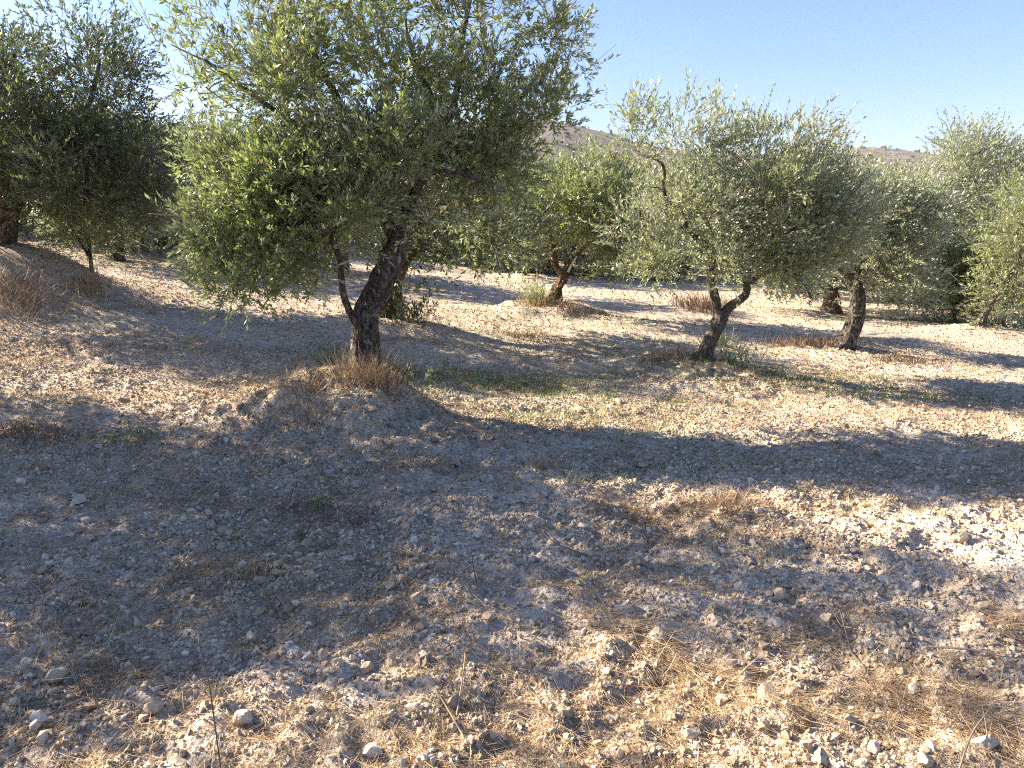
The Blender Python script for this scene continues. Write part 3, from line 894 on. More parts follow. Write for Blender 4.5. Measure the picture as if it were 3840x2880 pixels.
grow_tree('olive_shrub', 'round bright green olive bush reaching almost to the ground at the right', B_RSHRUB, ch, ls, 130, 4200, 111, leaf=0.06, per=13, mat=M_LEAF, spread=.17, shoots=20, trunk_segs=14, gnarl=.2, leafw=.30)
Y0 = B_REDGE[1]
ch = [px_chain(Y0, [(978, 328, 11, 0), (984, 316, 7, 0), (994, 302, 6, 0), (1005, 285, 5, 0)]), px_chain(Y0, [(1003, 288, 5, 0), (1020, 255, 4, 0), (1030, 220, 3, 0)])]
ls = px_lobes(Y0, [(1015, 235, 28, 40, .2, .9, 1), (1050, 220, 40, 60, .2, 1.1, 1), (1015, 285, 24, 16, 0, .7, 1), (1000, 312, 18, 9, -.15, .35, 1.0), (1025, 305, 24, 18, -.1, .5, 1.1), (1000, 292, 18, 14, -.15, .4, 1), (1010, 262, 22, 22, .2, .7, 1)])
grow_tree('olive_tree', 'olive tree with a pale leaning trunk and green leaves cut by the right edge', B_REDGE, ch, ls, 130, 2500, 112, leaf=0.06, per=13, mat=M_LEAF, bark=M_BARK2, spread=.2, shoots=50, bias=(.15, 0, .42), trunk_segs=20, leafw=.30)

# ------------------------------------------------------------------ generic grove trees
def generic_tree(seed, mat, bark, height=3.4, n_tw=3900, label=None, loc=(0, 0, 0), leaf=.085, n_attr=90, spread=.3, sparse=False):
    rng = np.random.default_rng(seed)
    loc = np.array(loc, float)
    h = height
    lean = rng.normal(size=2) * 0.18
    fork = np.array([lean[0], lean[1], h * 0.3])
    ch = [([loc + (0, 0, -.1), loc + (lean[0] * .2, lean[1] * .5, h * .12), loc + fork], [.17, .13, .11])]
    ls = []
    k = 5
    a0 = rng.random() * 6.28
    for i in range(k):
        a = a0 + i * 2 * PI / k + rng.normal() * .3
        rr = h * (.26 + .1 * rng.random()); zz = h * (.44 + .16 * rng.random())
        c = loc + np.array([fork[0] + math.cos(a) * rr, fork[1] + math.sin(a) * rr, zz])
        s = .26 + .06 * rng.random()
        ls.append((c, (h * s, h * s, h * s * .8), 1.0))
        if i % 2 == 0:
            ch.append(([loc + fork * .93, (loc + fork + c) / 2 + (0, 0, .1), c], [.08, .055, .025]))
    for i in range(4):
        a = a0 + .6 + i * PI / 2
        ls.append((loc + np.array([fork[0] + math.cos(a) * h * .36, fork[1] + math.sin(a) * h * .36, h * (.27 + .06 * rng.random())]), (h * .2, h * .2, h * .14), .9))
    ls.append((loc + np.array([fork[0], fork[1], h * .78]), (h * .3, h * .3, h * .2), .8))
    return grow_tree('olive_tree', label, loc, ch, ls, n_attr, n_tw, seed, leaf=leaf, per=12, mat=mat, bark=bark, spread=spread, shoots=30, trunk_segs=14, leafw=.30, twig_len=(.14, .34), twig_r=.003)

def copy_tree(src, name=None):
    r = src.copy(); COL.objects.link(r)
    for c in src.children:
        d = c.copy(); COL.objects.link(d); d.parent = r
    return r

GROUP = 'olive trees in the rows of the grove behind'
protos = []
specs = [(201, M_LEAF, M_BARK3), (202, M_LEAF_S, M_BARK), (203, M_LEAF_D, M_BARK), (204, M_LEAF_S, M_BARK3)]
spots = []
rg = np.random.default_rng(55)
yy = 15.5
row = 0
while yy < 46:
    sp = 4.6
    half = yy * 0.74 + 3
    xx = -half + rg.random() * 2
    while xx < half + 4:
        spots.append((xx + rg.normal() * .5, yy + rg.normal() * .6))
        xx += sp
    yy += 4.8 if yy < 30 else 6.5
def near(p, q, r): return (p[0] - q[0]) ** 2 + (p[1] - q[1]) ** 2 < r * r
keep = []
for s in spots:
    pxx = 512 + s[0] / s[1] * FPX
    if s[1] < 21 and 395 < pxx < 700: continue
    if any(near(s, b, 3.0) for b in (B_MAIN, B_BACK, B_MID, B_FORK, B_BEND, B_YOUNG, B_LEFT, B_DARKL, B_RIGHT, B_REDGE)): continue
    keep.append(s)
print('grove', len(keep), 'right', B_RIGHT, 'mid', B_MID, 'dark', B_DARKL, 'left', B_LEFT, 'fork', B_FORK, 'main', B_MAIN, 'young', B_YOUNG)
belt = [(x_ + rg.normal() * .5, 24 + rg.normal() * 1.0) for x_ in np.arange(-17, 20, 2.6)]
nkeep = len(keep)
keep += belt
for i, s in enumerate(keep):
    k = i % 4
    z = float(H(s[0], s[1]))
    if len(protos) < 4:
        t = generic_tree(specs[k][0], specs[k][1], specs[k][2], label='olive tree in the far rows of the grove', loc=(0, 0, 0))
        protos.append(t)
    else:
        t = copy_tree(protos[k])
    t.location = (s[0], s[1], z)
    t.rotation_euler = (0, 0, rg.random() * 6.28)
    sc = .8 + .3 * rg.random()
    if i >= nkeep:                # bushier, lower neighbours that close the gaps between the rows
        t.location.z -= .45; sc *= 1.05
    t.scale = (sc, sc, sc * (.9 + .2 * rg.random()))
    t['group'] = GROUP
    t['label'] = ['mid green olive tree standing in the far rows of the grove', 'silvery olive tree standing in the far rows of the grove', 'dark green olive tree standing in the far rows of the grove', 'grey green brown stemmed olive tree standing in the far rows of the grove'][k]

# ---- trees just left of the picture: they throw the shade on the foreground
def side_tree(x, y, seed, h, n_tw, n_attr, label, spread=.2):
    return generic_tree(seed, M_LEAF, M_BARK, h, n_tw, label, (x, y, float(H(x, y))), .075, n_attr, spread)
SX, SY = -6.5, 5.85
sz = float(H(SX, SY))
so = np.array([SX, SY, sz])
ch = [([so + (0, 0, -.1), so + (.05, 0, .6), so + (.1, .05, 1.3)], [.17, .13, .11]),
      ([so + (.1, .05, 1.2), so + (-.2, .3, 2.0), so + (-.3, .3, 2.9)], [.08, .06, .03]),
      ([so + (.1, .05, 1.2), so + (.4, -.3, 2.2), so + (.5, -.2, 3.4), so + (.3, -.2, 4.6)], [.09, .07, .045, .02])]
ls = [(so + (-.4, .4, 2.2), (.9, .9, .7), 1), (so + (.3, -.4, 2.3), (.9, .9, .8), 1), (so + (.2, .1, 3.2), (1.0, 1.0, .7), 1), (so + (-.3, -.8, 3.0), (.6, .6, .5), .8),
      (so + (.3, -.2, 4.2), (.7, .7, .5), .7), (so + (.2, -.5, 5.1), (.8, .9, .4), .5), (so + (.5, -.6, 5.7), (.7, .8, .3), .4), (so + (.4, .3, 5.3), (.6, .6, .3), .35), (so + (.1, 1.0, 2.7), (.6, .6, .4), .7)]
grow_tree('olive_tree', 'tall olive tree just beyond the left edge that shades the near ground', so, ch, ls, 220, 5400, 301, leaf=.07, per=12, spread=.2, trunk_segs=14, shoots=60)

so = np.array([-5.4, 3.95, float(H(-5.4, 3.95))])
ch = [([so + (0, 0, -.1), so + (.05, 0, .6), so + (.1, .05, 1.1)], [.12, .10, .08]),
      ([so + (.1, .05, 1.0), so + (-.2, .3, 1.7), so + (-.3, .3, 2.4)], [.06, .04, .02])]
ls = [(so + (-.3, .3, 1.8), (.6, .6, .5), 1), (so + (.3, -.3, 1.9), (.6, .6, .4), 1), (so + (.1, .1, 2.9), (.6, .6, .35), .8), (so + (.1, -.4, 3.8), (.5, .6, .25), .5)]
grow_tree('olive_tree', 'low thin olive tree beyond the left edge beside the camera', so, ch, ls, 70, 900, 302, leaf=.07, per=12, spread=.16, trunk_segs=14, shoots=20)

# ------------------------------------------------------------------ far scrub on the hills (real little crowns, past counting)
def scrub(name, XX, YY, ZZ, n, size, seed, mat, lo, hi):
    rng = np.random.default_rng(seed)
    b = Bag()
    R, N = XX.shape
    i = rng.integers(int(R * lo), int(R * hi), n); j = rng.integers(0, N, n)
    c = np.stack([XX[i, j], YY[i, j], ZZ[i, j]], -1) + rng.normal(size=(n, 3)) * np.array([size, size, 0])
    m = 26
    for k in range(m):
        d = unit(rng.normal(size=(n, 3))); d[:, 2] = np.abs(d[:, 2])
        s = size * (.6 + .8 * rng.random(n))[:, None]
        base = c + d * s * .75
        ax = unit(rng.normal(size=(n, 3))); nm = unit(d + rng.normal(size=(n, 3)) * .5)
        V, F, F3, r = leaves_geo(base - ax * s * .35, ax, nm, s[:, 0] * .75, s[:, 0] * .6, rng, False)
        b.add(V, F, None, r)
    tag(link(name, b.mesh(name, mat, False)), 'dark scrub and trees dotted over the far hillside', None, None, 'stuff')
scrub('hillside_scrub', HX2, HY2, HZ2, 1500, 2.0, 5, M_LEAF_D, .05, .55)
scrub('hill_scrub', HX, HY, HZ, 2200, 2.0, 6, M_LEAF_D, .1, .46)

# ------------------------------------------------------------------ gravel (geometry nodes)
def gravel_tree(mat, kinds=7):
    ng = bpy.data.node_groups.new('gravel', 'GeometryNodeTree')
    ng.interface.new_socket('Geometry', in_out='INPUT', socket_type='NodeSocketGeometry')
    ng.interface.new_socket('Geometry', in_out='OUTPUT', socket_type='NodeSocketGeometry')
    N, L = ng.nodes, ng.links
    gi = N.new('NodeGroupInput'); go = N.new('NodeGroupOutput')
    join = N.new('GeometryNodeJoinGeometry')
    for k in range(kinds):
        ico = N.new('GeometryNodeMeshIcoSphere'); ico.inputs['Radius'].default_value = 1; ico.inputs['Subdivisions'].default_value = 2 if k > 4 else 1
        pos = N.new('GeometryNodeInputPosition')
        nz = N.new('ShaderNodeTexNoise'); nz.noise_dimensions = '4D'
        nz.inputs['Scale'].default_value = 1.3; nz.inputs['Detail'].default_value = 1; nz.inputs['W'].default_value = k * 7.7
        L.new(pos.outputs[0], nz.inputs['Vector'])
        sub = N.new('ShaderNodeVectorMath'); sub.operation = 'SUBTRACT'; sub.inputs[1].default_value = (.5, .5, .5)
        L.new(nz.outputs['Color'], sub.inputs[0])
        scl = N.new('ShaderNodeVectorMath'); scl.operation = 'SCALE'; scl.inputs['Scale'].default_value = 1.9 if k > 4 else 2.3
        L.new(sub.outputs[0], scl.inputs[0])
        sp = N.new('GeometryNodeSetPosition')
        L.new(ico.outputs[0], sp.inputs[0]); L.new(scl.outputs[0], sp.inputs['Offset'])
        g2i = N.new('GeometryNodeGeometryToInstance'); L.new(sp.outputs[0], g2i.inputs[0])
        L.new(g2i.outputs[0], join.inputs[0])
    iop = N.new('GeometryNodeInstanceOnPoints')
    iop.inputs['Pick Instance'].default_value = True
    def named(n, ty):
        a = N.new('GeometryNodeInputNamedAttribute'); a.data_type = ty; a.inputs['Name'].default_value = n
        return a.outputs['Attribute']
    L.new(gi.outputs[0], iop.inputs['Points']); L.new(join.outputs[0], iop.inputs['Instance'])
    L.new(named('idx', 'INT'), iop.inputs['Instance Index'])
    L.new(named('rot', 'FLOAT_VECTOR'), iop.inputs['Rotation'])
    L.new(named('scl', 'FLOAT_VECTOR'), iop.inputs['Scale'])
    sm = N.new('GeometryNodeSetMaterial'); sm.inputs['Material'].default_value = mat
    L.new(iop.outputs[0], sm.inputs[0]); L.new(sm.outputs[0], go.inputs[0])
    return ng

rng = np.random.default_rng(77)
pts = []
def band(y0, y1, dens, rmin, rmax, pw, slack=1.2):
    w = lambda y: y * 0.70 + slack
    area = (y1 - y0) * (w(y0) + w(y1))
    n = int(area * dens)
    y = y0 + (y1 - y0) * rng.random(n)
    x = (rng.random(n) * 2 - 1) * w(y1)
    k = np.abs(x) < w(y)
    x = x[k]; y = y[k]
    dn = fbm2(x * 1.3, y * 1.3, 3, 91) * .5 + .5
    dn2 = fbm2(x * 5, y * 5, 2, 93) * .5 + .5
    keep = rng.random(len(x)) < np.clip(0.12 + 3.2 * np.maximum(dn - .22, 0) * dn2, 0, 1)
    x = x[keep]; y = y[keep]
    r = rmin * (rmax / rmin) ** (rng.random(len(x)) ** pw)
    pts.append(np.stack([x, y, r], -1))
band(1.2, 3.2, 22000, .0022, .012, 2.4, 1.4)
band(3.2, 5.0, 11000, .003, .013, 2.5)
band(5.0, 8.0, 4200, .004, .014, 2.8)
band(8.0, 13.0, 700, .006, .017, 2.6)
band(13.0, 22.0, 110, .010, .022, 2.4)
band(1.2, 4.2, 230, .011, .026, 2.0)
band(4.2, 7.0, 50, .012, .028, 2.0)
pts = np.vstack(pts)
n = len(pts)
print('gravel', n)
gx, gy, gr = pts.T
gz = GH(gx, gy) + gr * (rng.random(n) * .7 - .1)
me = bpy.data.meshes.new('gravel')
me.vertices.add(n)
me.vertices.foreach_set('co', np.stack([gx, gy, gz], -1).astype(np.float32).ravel())
a = me.attributes.new('rot', 'FLOAT_VECTOR', 'POINT'); a.data.foreach_set('vector', (rng.random((n, 3)) * 6.28).astype(np.float32).ravel())
s = gr[:, None] * (0.5 + .9 * rng.random((n, 3)))
a = me.attributes.new('scl', 'FLOAT_VECTOR', 'POINT'); a.data.foreach_set('vector', s.astype(np.float32).ravel())
a = me.attributes.new('idx', 'INT', 'POINT'); a.data.foreach_set('value', rng.integers(0, 7, n).astype(np.int32))
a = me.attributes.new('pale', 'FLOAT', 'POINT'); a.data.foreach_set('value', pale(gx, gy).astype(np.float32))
go = link('gravel', me)
md = go.modifiers.new('gravel', 'NODES'); md.node_group = gravel_tree(M_STONE)
me.materials.append(M_STONE)
tag(go, 'small pale limestone gravel and dry clods covering the soil', None, None, 'stuff')

# ------------------------------------------------------------------ stones
import bmesh
def rock_mesh(seed, sub=3, flat=1.0, cuts=14):
    r = np.random.default_rng(seed)
    bm = bmesh.new(); bmesh.ops.create_icosphere(bm, subdivisions=sub, radius=1)
    V = np.array([v.co[:] for v in bm.verts])
    for k in range(cuts):
        nrm = unit(r.normal(size=3)); d = .42 + .38 * r.random()
        e = np.maximum(V @ nrm - d, 0)
        V = V - e[:, None] * nrm
    V = V * (1 + 0.06 * noise3(V[:, 0] * 2, V[:, 1] * 2, V[:, 2] * 2, seed)[:, None] + .04 * noise3(V[:, 0] * 6, V[:, 1] * 6, V[:, 2] * 6, seed + 1)[:, None])
    V[:, 2] *= flat
    for v, c in zip(bm.verts, V): v.co = c
    me = bpy.data.meshes.new('stone'); bm.to_mesh(me); bm.free()
    me.materials.append(M_STONE)
    return me
rocks = [rock_mesh(400 + i, 2, 1.0) for i in range(10)]
big_rocks = [rock_mesh(500 + i, 3, 1.0) for i in range(8)]
K = 1 / 2.16
notable = [   # x, y, width, height in the 2212 wide view, flatness, label
 (1003, 1037, 40, 20, .35, 'flat pale stone slab lying in the shade below the tree mound'),
 (1208, 1095, 24, 22, .9, 'squarish grey stone block at the tip of the shadow in the middle'),
 (1060, 1074, 22, 20, .8, 'rounded pale stone between the flat slab and the squarish block'),
 (955, 1224, 28, 24, .8, 'round cream stone in the shade above the sunlit gravel'),
 (845, 1271, 24, 24, .9, 'grey stone half sunk at the edge of the big shadow'),
 (527, 1560, 42, 42, .95, 'big pale stone standing beside the long dark stem'),
 (978, 1516, 36, 44, 1.2, 'tall cream stone with dry straws leaning against it'),
 (299, 1346, 24, 40, 1.6, 'pinkish white stone standing upright on the left'),
 (545, 1368, 30, 26, .8, 'pale rounded stone casting a short shadow on the left gravel'),
 (810, 1614, 52, 44, .8, 'large bluish grey stone at the bottom of the picture'),
 (1698, 1582, 28, 36, 1.2, 'pale pointed stone at the lower right beside matted straw'),
 (1740, 1612, 34, 26, .7, 'flat tan stone below the pale pointed stone'),
 (1655, 1503, 60, 30, .35, 'long whitish slab half covered by dry grass'),
 (1887, 1607, 28, 36, 1.1, 'cream stone standing in straw at the lower right'),
 (1995, 1645, 44, 40, .9, 'white stone at the bottom edge on the right'),
 (2126, 1612, 60, 46, .8, 'wide grey boulder at the lower right corner'),
 (1972, 1494, 26, 34, 1.2, 'upright beige stone above the dark straw on the right'),
 (1740, 1500, 0, 0, 1, None),
 (268, 862, 26, 16, .7, 'pale stone in the sunlit strip left of the mound'),
 (208, 889, 22, 18, .8, 'white stone near the left end of the sunlit strip'),
 (515, 872, 34, 18, .6, 'flat sunlit stone close to the left foot of the mound'),
 (172, 1081, 36, 20, .7, 'cream stone in the deep shade on the left'),
 (293, 1156, 24, 20, .7, 'small white angular stone in the shaded left foreground'),
 (1388, 1007, 36, 16, .6, 'pale flat stone next to the bright green weed'),
 (800, 886, 36, 20, .5, 'grey slab in the shaded hollow under the mound'),
 (1226, 1252, 24, 20, .9, 'round grey stone with a dark side right of the cream stone'),
 (1190, 1172, 26, 20, .9, 'tan rounded stone in the thin shade of the centre'),
 (2078, 1160, 26, 34, 1.2, 'upright white stone in the brightest gravel on the right'),
 (1580, 1436, 26, 26, .9, 'white stone at the lower end of the straw heap'),
 (910, 1357, 26, 22, .9, 'bright white stone in the sunlit gravel of the centre'),
 (790, 1427, 28, 30, 1, 'brown sided stone with a shadow on the central gravel'),
 (1145, 868 + 115, 0, 0, 1, None),
 (400, 1415, 20, 18, .9, 'pale stone beside the upper end of the dark stem'),
 (1490, 1585, 40, 30, .7, 'greyish stone in the shaded gravel at the bottom centre'),
 (1130, 1620, 0, 0, 1, None),
 (2180, 1310, 40, 18, .7, 'cream stone by the right edge beside the shadow'),
 (2128, 1300, 28, 26, .9, 'greenish white rounded stone near the right edge'),
 (2065, 1300 + 30, 0, 0, 1, None)]
rs = random.Random(3)
i = 0
used = []
extra = [(905, 1000, 34, 22, .5, 'pale broken stone in the shade just above the flat slab'), (985, 990, 30, 16, .5, 'small whitish stone behind the flat pale slab'),
 (1100, 960, 26, 20, .9, 'knobbly sunlit stone right of the mound'), (1335, 750, 22, 9, .5, 'flat white stone in the middle distance right of the dip'),
 (440, 1205, 24, 16, .7, 'grey stone in the big shadow left of centre'), (655, 1222, 26, 20, .8, 'pale stone near the lower edge of the big shadow'),
 (65, 1445, 30, 22, .7, 'grey stone at the lower left in light shade'), (1925, 1170, 22, 16, .7, 'low white stone in the bright gravel on the right'),
 (1580, 1640, 34, 22, .8, 'pale stone touching the bottom edge right of centre'), (1340, 1630, 26, 20, .8, 'tan stone touching the bottom edge near the middle')]
for (x, y, w, h, fl, lab) in notable + extra:
    if not lab: continue
    P = on_ground(x * K, (y + h * .4) * K)
    k = P[1] / FPX * K
    o = link('stone', big_rocks[i % 8]); i += 1
    wx = w * k * .62; hz = h * k * .62
    o.scale = (wx, wx * rs.uniform(.75, 1.0), max(hz, wx * .3))
    o.location = (P[0], P[1], float(GH(P[0], P[1])) + hz * .45)
    o.rotation_euler = (rs.uniform(-.2, .2), rs.uniform(-.2, .2), rs.uniform(0, 6.28))
    tag(o, lab, 'stone')
    used.append((P[0], P[1], wx))
cnt = 0
tries = 0
while cnt < 255 and tries < 5000:
    tries += 1
    px = rs.uniform(-10, 1034); py = 768 - (768 - 395) * rs.random() ** 1.25
    d = on_ground(px, py, H0)
    if any((d[0] - u[0]) ** 2 + (d[1] - u[1]) ** 2 < (u[2] * 1.6 + .02) ** 2 for u in used): continue
    if d[1] > 6.8: continue
    r = (3.4 + 3.8 * rs.random() ** 2.4) / FPX * d[1] * (1.0 if d[1] < 4.5 else .75)
    o = link('stone', rocks[cnt % 10])
    o.scale = (r * rs.uniform(.9, 1.3), r * rs.uniform(.7, 1.0), r * rs.uniform(.55, .9))
    o.location = (d[0], d[1], float(GH(d[0], d[1])) + r * .28)
    o.rotation_euler = (rs.uniform(-.4, .4), rs.uniform(-.4, .4), rs.uniform(0, 6.28))
    tag(o, 'small rough limestone lump lying loose among the gravel', 'stone', 'loose limestone lumps strewn over the foreground')
    used.append((d[0], d[1], r))
    cnt += 1

# ------------------------------------------------------------------ straw and grass
def ribbons(base, dirs, length, width, rng, bag, lift=0.0, curl=0.35, follow=None, segs=3):
    """bent ribbons; follow = function (x,y)->z keeps lying straws on the soil"""
    n = len(base)
    dirs = unit(dirs)
    side = unit(np.cross(dirs, np.array([0, 0, 1.0]) + rng.normal(size=(n, 3)) * .3))
    bendv = unit(rng.normal(size=(n, 3)) * np.array([1, 1, .5]))
    c = curl * (rng.random((n, 1)) * 2 - 1)
    rows = []
    for k in range(segs + 1):
        t = k / segs
        p = base + dirs * (length[:, None] * t) + bendv * c * (length[:, None] * t * t)
        if follow is not None:
            zz = follow(p[:, 0], p[:, 1])
            p[:, 2] = np.maximum(p[:, 2], zz + 0.003) * .5 + (zz + lift * (0.3 + t)) * .5
        w = width[:, None] * (1 - .75 * t * t)
        rows.append(p - side * w * .5); rows.append(p + side * w * .5)
    V = np.stack(rows, 1).reshape(-1, 3)
    m = 2 * (segs + 1)
    kk = np.arange(n)[:, None] * m
    F = np.vstack([kk + [2 * s, 2 * s + 1, 2 * s + 3, 2 * s + 2] for s in range(segs)])
    bag.add(V, F, None, np.repeat(rng.random(n), m))

rng = np.random.default_rng(88)
bag = Bag()
def lying(n, y0, y1, lmin, lmax, wid, thr):
    y = y0 + (y1 - y0) * rng.random(n) ** 1.0
    x = (rng.random(n) * 2 - 1) * (y * .72 + .8)
    m = fbm2(x * 1.1 + 9, y * 1.6, 3, 61) * .5 + .5 + .25 * noise2(x * 6, y * 6, 62)
    k = m + rng.random(n) * .25 > thr
    x = x[k]; y = y[k]; n = len(x)
    a = rng.random(n) * 6.28
    z = GH(x, y) + .006 + rng.random(n) * .012
    d = np.stack([np.cos(a), np.sin(a), rng.normal(size=n) * .12], -1)
    L = lmin + (lmax - lmin) * rng.random(n) ** 2
    ribbons(np.stack([x, y, z], -1), d, L, wid * (.6 + .8 * rng.random(n)), rng, bag, .006, .3, GH)
lying(90000, 1.3, 4.2, .03, .16, .0018, .62)
lying(60000, 4.2, 8.5, .05, .18, .003, .58)
lying(16000, 8.5, 18, .08, .26, .008, .58)
tag(link('dry_straw', bag.mesh('dry_straw', M_STRAW, False)), 'loose dry straw scattered thinly over the stony soil', None, None, 'stuff')

bag = Bag()
lying(50000, 1.3, 4.6, .02, .13, .0020, .86)
lying(22000, 4.6, 9, .04, .16, .0035, .84)
tag(link('brown_litter', bag.mesh('brown_litter', M_RUST, False)), 'patches of brown matted weed litter on the soil', None, None, 'stuff')
bag = Bag()
for (c, n, r_) in ((B_MAIN, 2600, 1.3), (B_FORK, 1400, 1.1), (B_BEND, 1000, 1.1), (B_BACK, 900, 1.2), (B_LEFT, 900, 1.5), (B_MID, 700, 1.2)):
    a = rng.random(n) * 6.28; q = np.abs(rng.normal(size=n)) * r_
    x = c[0] + np.cos(a) * q; y = c[1] + np.sin(a) * q
    ax = rng.normal(size=(n, 3)); ax[:, 2] *= .25; nm = rng.normal(size=(n, 3)) * .35 + np.array([0, 0, 1.0])
    L = .03 + .03 * rng.random(n)
    V, F, F3, r = leaves_geo(np.stack([x, y, GH(x, y) + .008], -1), ax, nm, L, L * .3, rng, False)
    bag.add(V, F, None, r)
tag(link('fallen_leaves', bag.mesh('fallen_leaves', M_WEED, False)), 'brown fallen olive leaves lying round the trunks', None, None, 'stuff')

def swath(pts, n, width, L, label, mat=M_STRAW, name='straw_heap', cat='dry grass', up=.14, wid=.0019, hump=.03, seed=1):
    """a mat of dry grass lying along a path of photo points (2212 wide view)"""
    r = np.random.default_rng(seed)
    G = np.array([on_ground(a * K, b * K) for a, b in pts])
    C = catmull(G, 40)
    i = r.random(n) * 38.99
    i0 = i.astype(int); f = (i - i0)[:, None]
    p = C[i0] * (1 - f) + C[i0 + 1] * f
    T = unit(C[i0 + 1] - C[i0])
    off = r.normal(size=(n, 2)) * width * .6
    p[:, 0] += off[:, 0]; p[:, 1] += off[:, 1]
    hh = np.exp(-(off ** 2).sum(1) / (width * width * .3)) * hump * r.random(n)
    org = C[0].copy(); org[2] = float(H(org[0], org[1]))
    z = GH(p[:, 0], p[:, 1]) + .004 + hh
    p[:, 2] = z
    d = T + r.normal(size=(n, 3)) * np.array([.7, .7, up])
    d[:, 2] = np.abs(d[:, 2]) * .7
    Ls = L * (.4 + .8 * r.random(n))
    b = Bag()
    ribbons(p - org, d, Ls, wid * (.6 + .8 * r.random(n)), r, b, 0, .35)
    o = link(name, b.mesh(name, mat, False))
    o.location = org
    tag(o, label, cat)
    return o
swath([(1180, 1310), (1290, 1345), (1390, 1385), (1450, 1430), (1480, 1470)], 520, .10, .19, 'curved sheaf of golden dry grass on the sunlit gravel', seed=2)
swath([(1500, 1480), (1590, 1500), (1680, 1530), (1800, 1560)], 420, .13, .16, 'flattened tan straw beside the long whitish slab', seed=3)
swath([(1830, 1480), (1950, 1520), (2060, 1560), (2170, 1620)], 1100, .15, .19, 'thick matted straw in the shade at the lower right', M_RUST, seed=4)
swath([(1640, 1380), (1740, 1370), (1850, 1340)], 380, .12, .14, 'thin tan grass patch behind the forked twig', seed=5)
swath([(2080, 1330), (2160, 1360), (2212, 1390)], 400, .12, .15, 'brown straw at the right edge below the bright gravel', M_RUST, seed=6)
swath([(380, 1270), (470, 1250), (600, 1260)], 420, .12, .14, 'dry grass lit along the near edge of the big shadow', seed=7)
swath([(60, 1270), (140, 1280), (220, 1300)], 300, .10, .14, 'sunlit dry tuft flattened at the left edge', seed=8)
swath([(850, 1010), (930, 1015), (1010, 1010)], 500, .16, .13, 'rusty dry grass patch in shade right below the mound', M_RUST, seed=9)
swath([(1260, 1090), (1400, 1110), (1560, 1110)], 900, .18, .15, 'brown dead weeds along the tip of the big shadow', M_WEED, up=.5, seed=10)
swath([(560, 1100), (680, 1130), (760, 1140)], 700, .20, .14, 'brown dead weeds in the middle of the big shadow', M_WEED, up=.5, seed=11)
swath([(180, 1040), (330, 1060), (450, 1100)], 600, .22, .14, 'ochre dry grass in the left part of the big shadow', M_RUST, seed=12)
swath([(120, 1500), (200, 1470), (330, 1480)], 300, .14, .14, 'dry grass strands in the lower left foreground', seed=13)

def tuft(px, py, n, rad, hgt, label, mat=M_STRAW, name='dry_grass_tuft', cat='grass tuft', wid=.003, lean=.5, seed=1, ry=None, green_leaf=False):
    r = np.random.default_rng(seed)
    P = on_ground(px, py)
    P[2] = float(H(P[0], P[1]))
    q = r.normal(size=(n, 2)) * np.array([rad, ry or rad]) * .5
    base = np.column_stack([q[:, 0], q[:, 1], GH(P[0] + q[:, 0], P[1] + q[:, 1]) - P[2] - .005])
    d = np.column_stack([q / max(rad, .01) * lean, np.ones(n)]) + r.normal(size=(n, 3)) * np.array([lean, lean, .2]) * .7
    L = hgt * (.35 + .75 * r.random(n))
    b = Bag()
    ribbons(base, d, L, wid * (.6 + .8 * r.random(n)), r, b, 0, .45, None, 4)
    o = link(name, b.mesh(name, mat, False))
    o.location = P
    tag(o, label, cat)
    return o
S = 1 / 2.16
tuft(790 * S, 822 * S, 900, .26, .26, 'rust coloured dry grass wrapping the foot of the big trunk', M_RUST, seed=21, lean=.7)
tuft(835 * S, 838 * S, 260, .13, .30, 'bright straw tuft hanging down the right of the mound', M_STRAW, seed=22, lean=1.0)
tuft(860 * S, 810 * S, 300, .13, .22, 'dull green grass on the right shoulder of the mound', M_LEAF_D, seed=23, lean=.5)
tuft(655 * S, 850 * S, 600, .30, .14, 'tangled straw coloured weeds on the bank left of the big trunk', M_STRAW, seed=24, lean=.9)
tuft(650 * S, 918 * S, 420, .36, .10, 'dead brown weeds along the foot of the bank', M_RUST, seed=25, lean=.9, ry=.15)
tuft(710 * S, 780 * S, 260, .14, .11, 'small patch of green grass behind the bank', M_LEAF_G, seed=26, lean=.6)
tuft(25 * S, 640 * S, 1300, .5, .2, 'bushy orange brown dry grass at the left edge', M_RUST, seed=27, lean=1.1, wid=.004)
tuft(88 * S + 47, 640 * S, 160, .2, .22, 'thin tan stalks under the small sapling', M_STRAW, seed=28, lean=.4, wid=.005)
tuft(200 * S, 640 * S - 6, 120, .12, .32, 'tall dry stalks growing beside the sapling stem', M_RUST, seed=29, lean=.2, wid=.006)
tuft(60 * S, 945 * S, 700, .45, .13, 'dark dead weeds on the hump at the left edge', M_WEED, seed=30, lean=.8, ry=.2)
tuft(30 * S, 930 * S, 60, .12, .26, 'few tall reddish stalks at the left edge', M_RUST, seed=31, lean=.3)
tuft(690 * S, 1105 * S, 90, .08, .06, 'bright green weed alone in the big shadow', M_LEAF_G, 'weed', 'weed', seed=32, lean=.8, wid=.005)
tuft(1200 * S, 905 * S, 220, .26, .07, 'fresh green grass tuft right of the mound', M_LEAF_G, 'green_grass_tuft', 'grass tuft', seed=33, lean=.6, wid=.005)
tuft(1350 * S, 1030 * S, 150, .17, .05, 'pale green weed on the sunlit gravel', M_LEAF_G, 'weed', 'weed', seed=34, lean=.9, wid=.005)
tuft(1100 * S, 830 * S, 1300, .80, .065, 'green grass growing in the shaded dip behind the mound', M_LEAF_G, 'green_grass_tuft', 'grass tuft', seed=35, lean=.6, wid=.005, ry=.35)
tuft(285 * S, 965 * S, 110, .18, .06, 'dull green weeds at the near edge of the left sunlit strip', M_LEAF_G, 'weed', 'weed', seed=36, lean=.7, wid=.004)
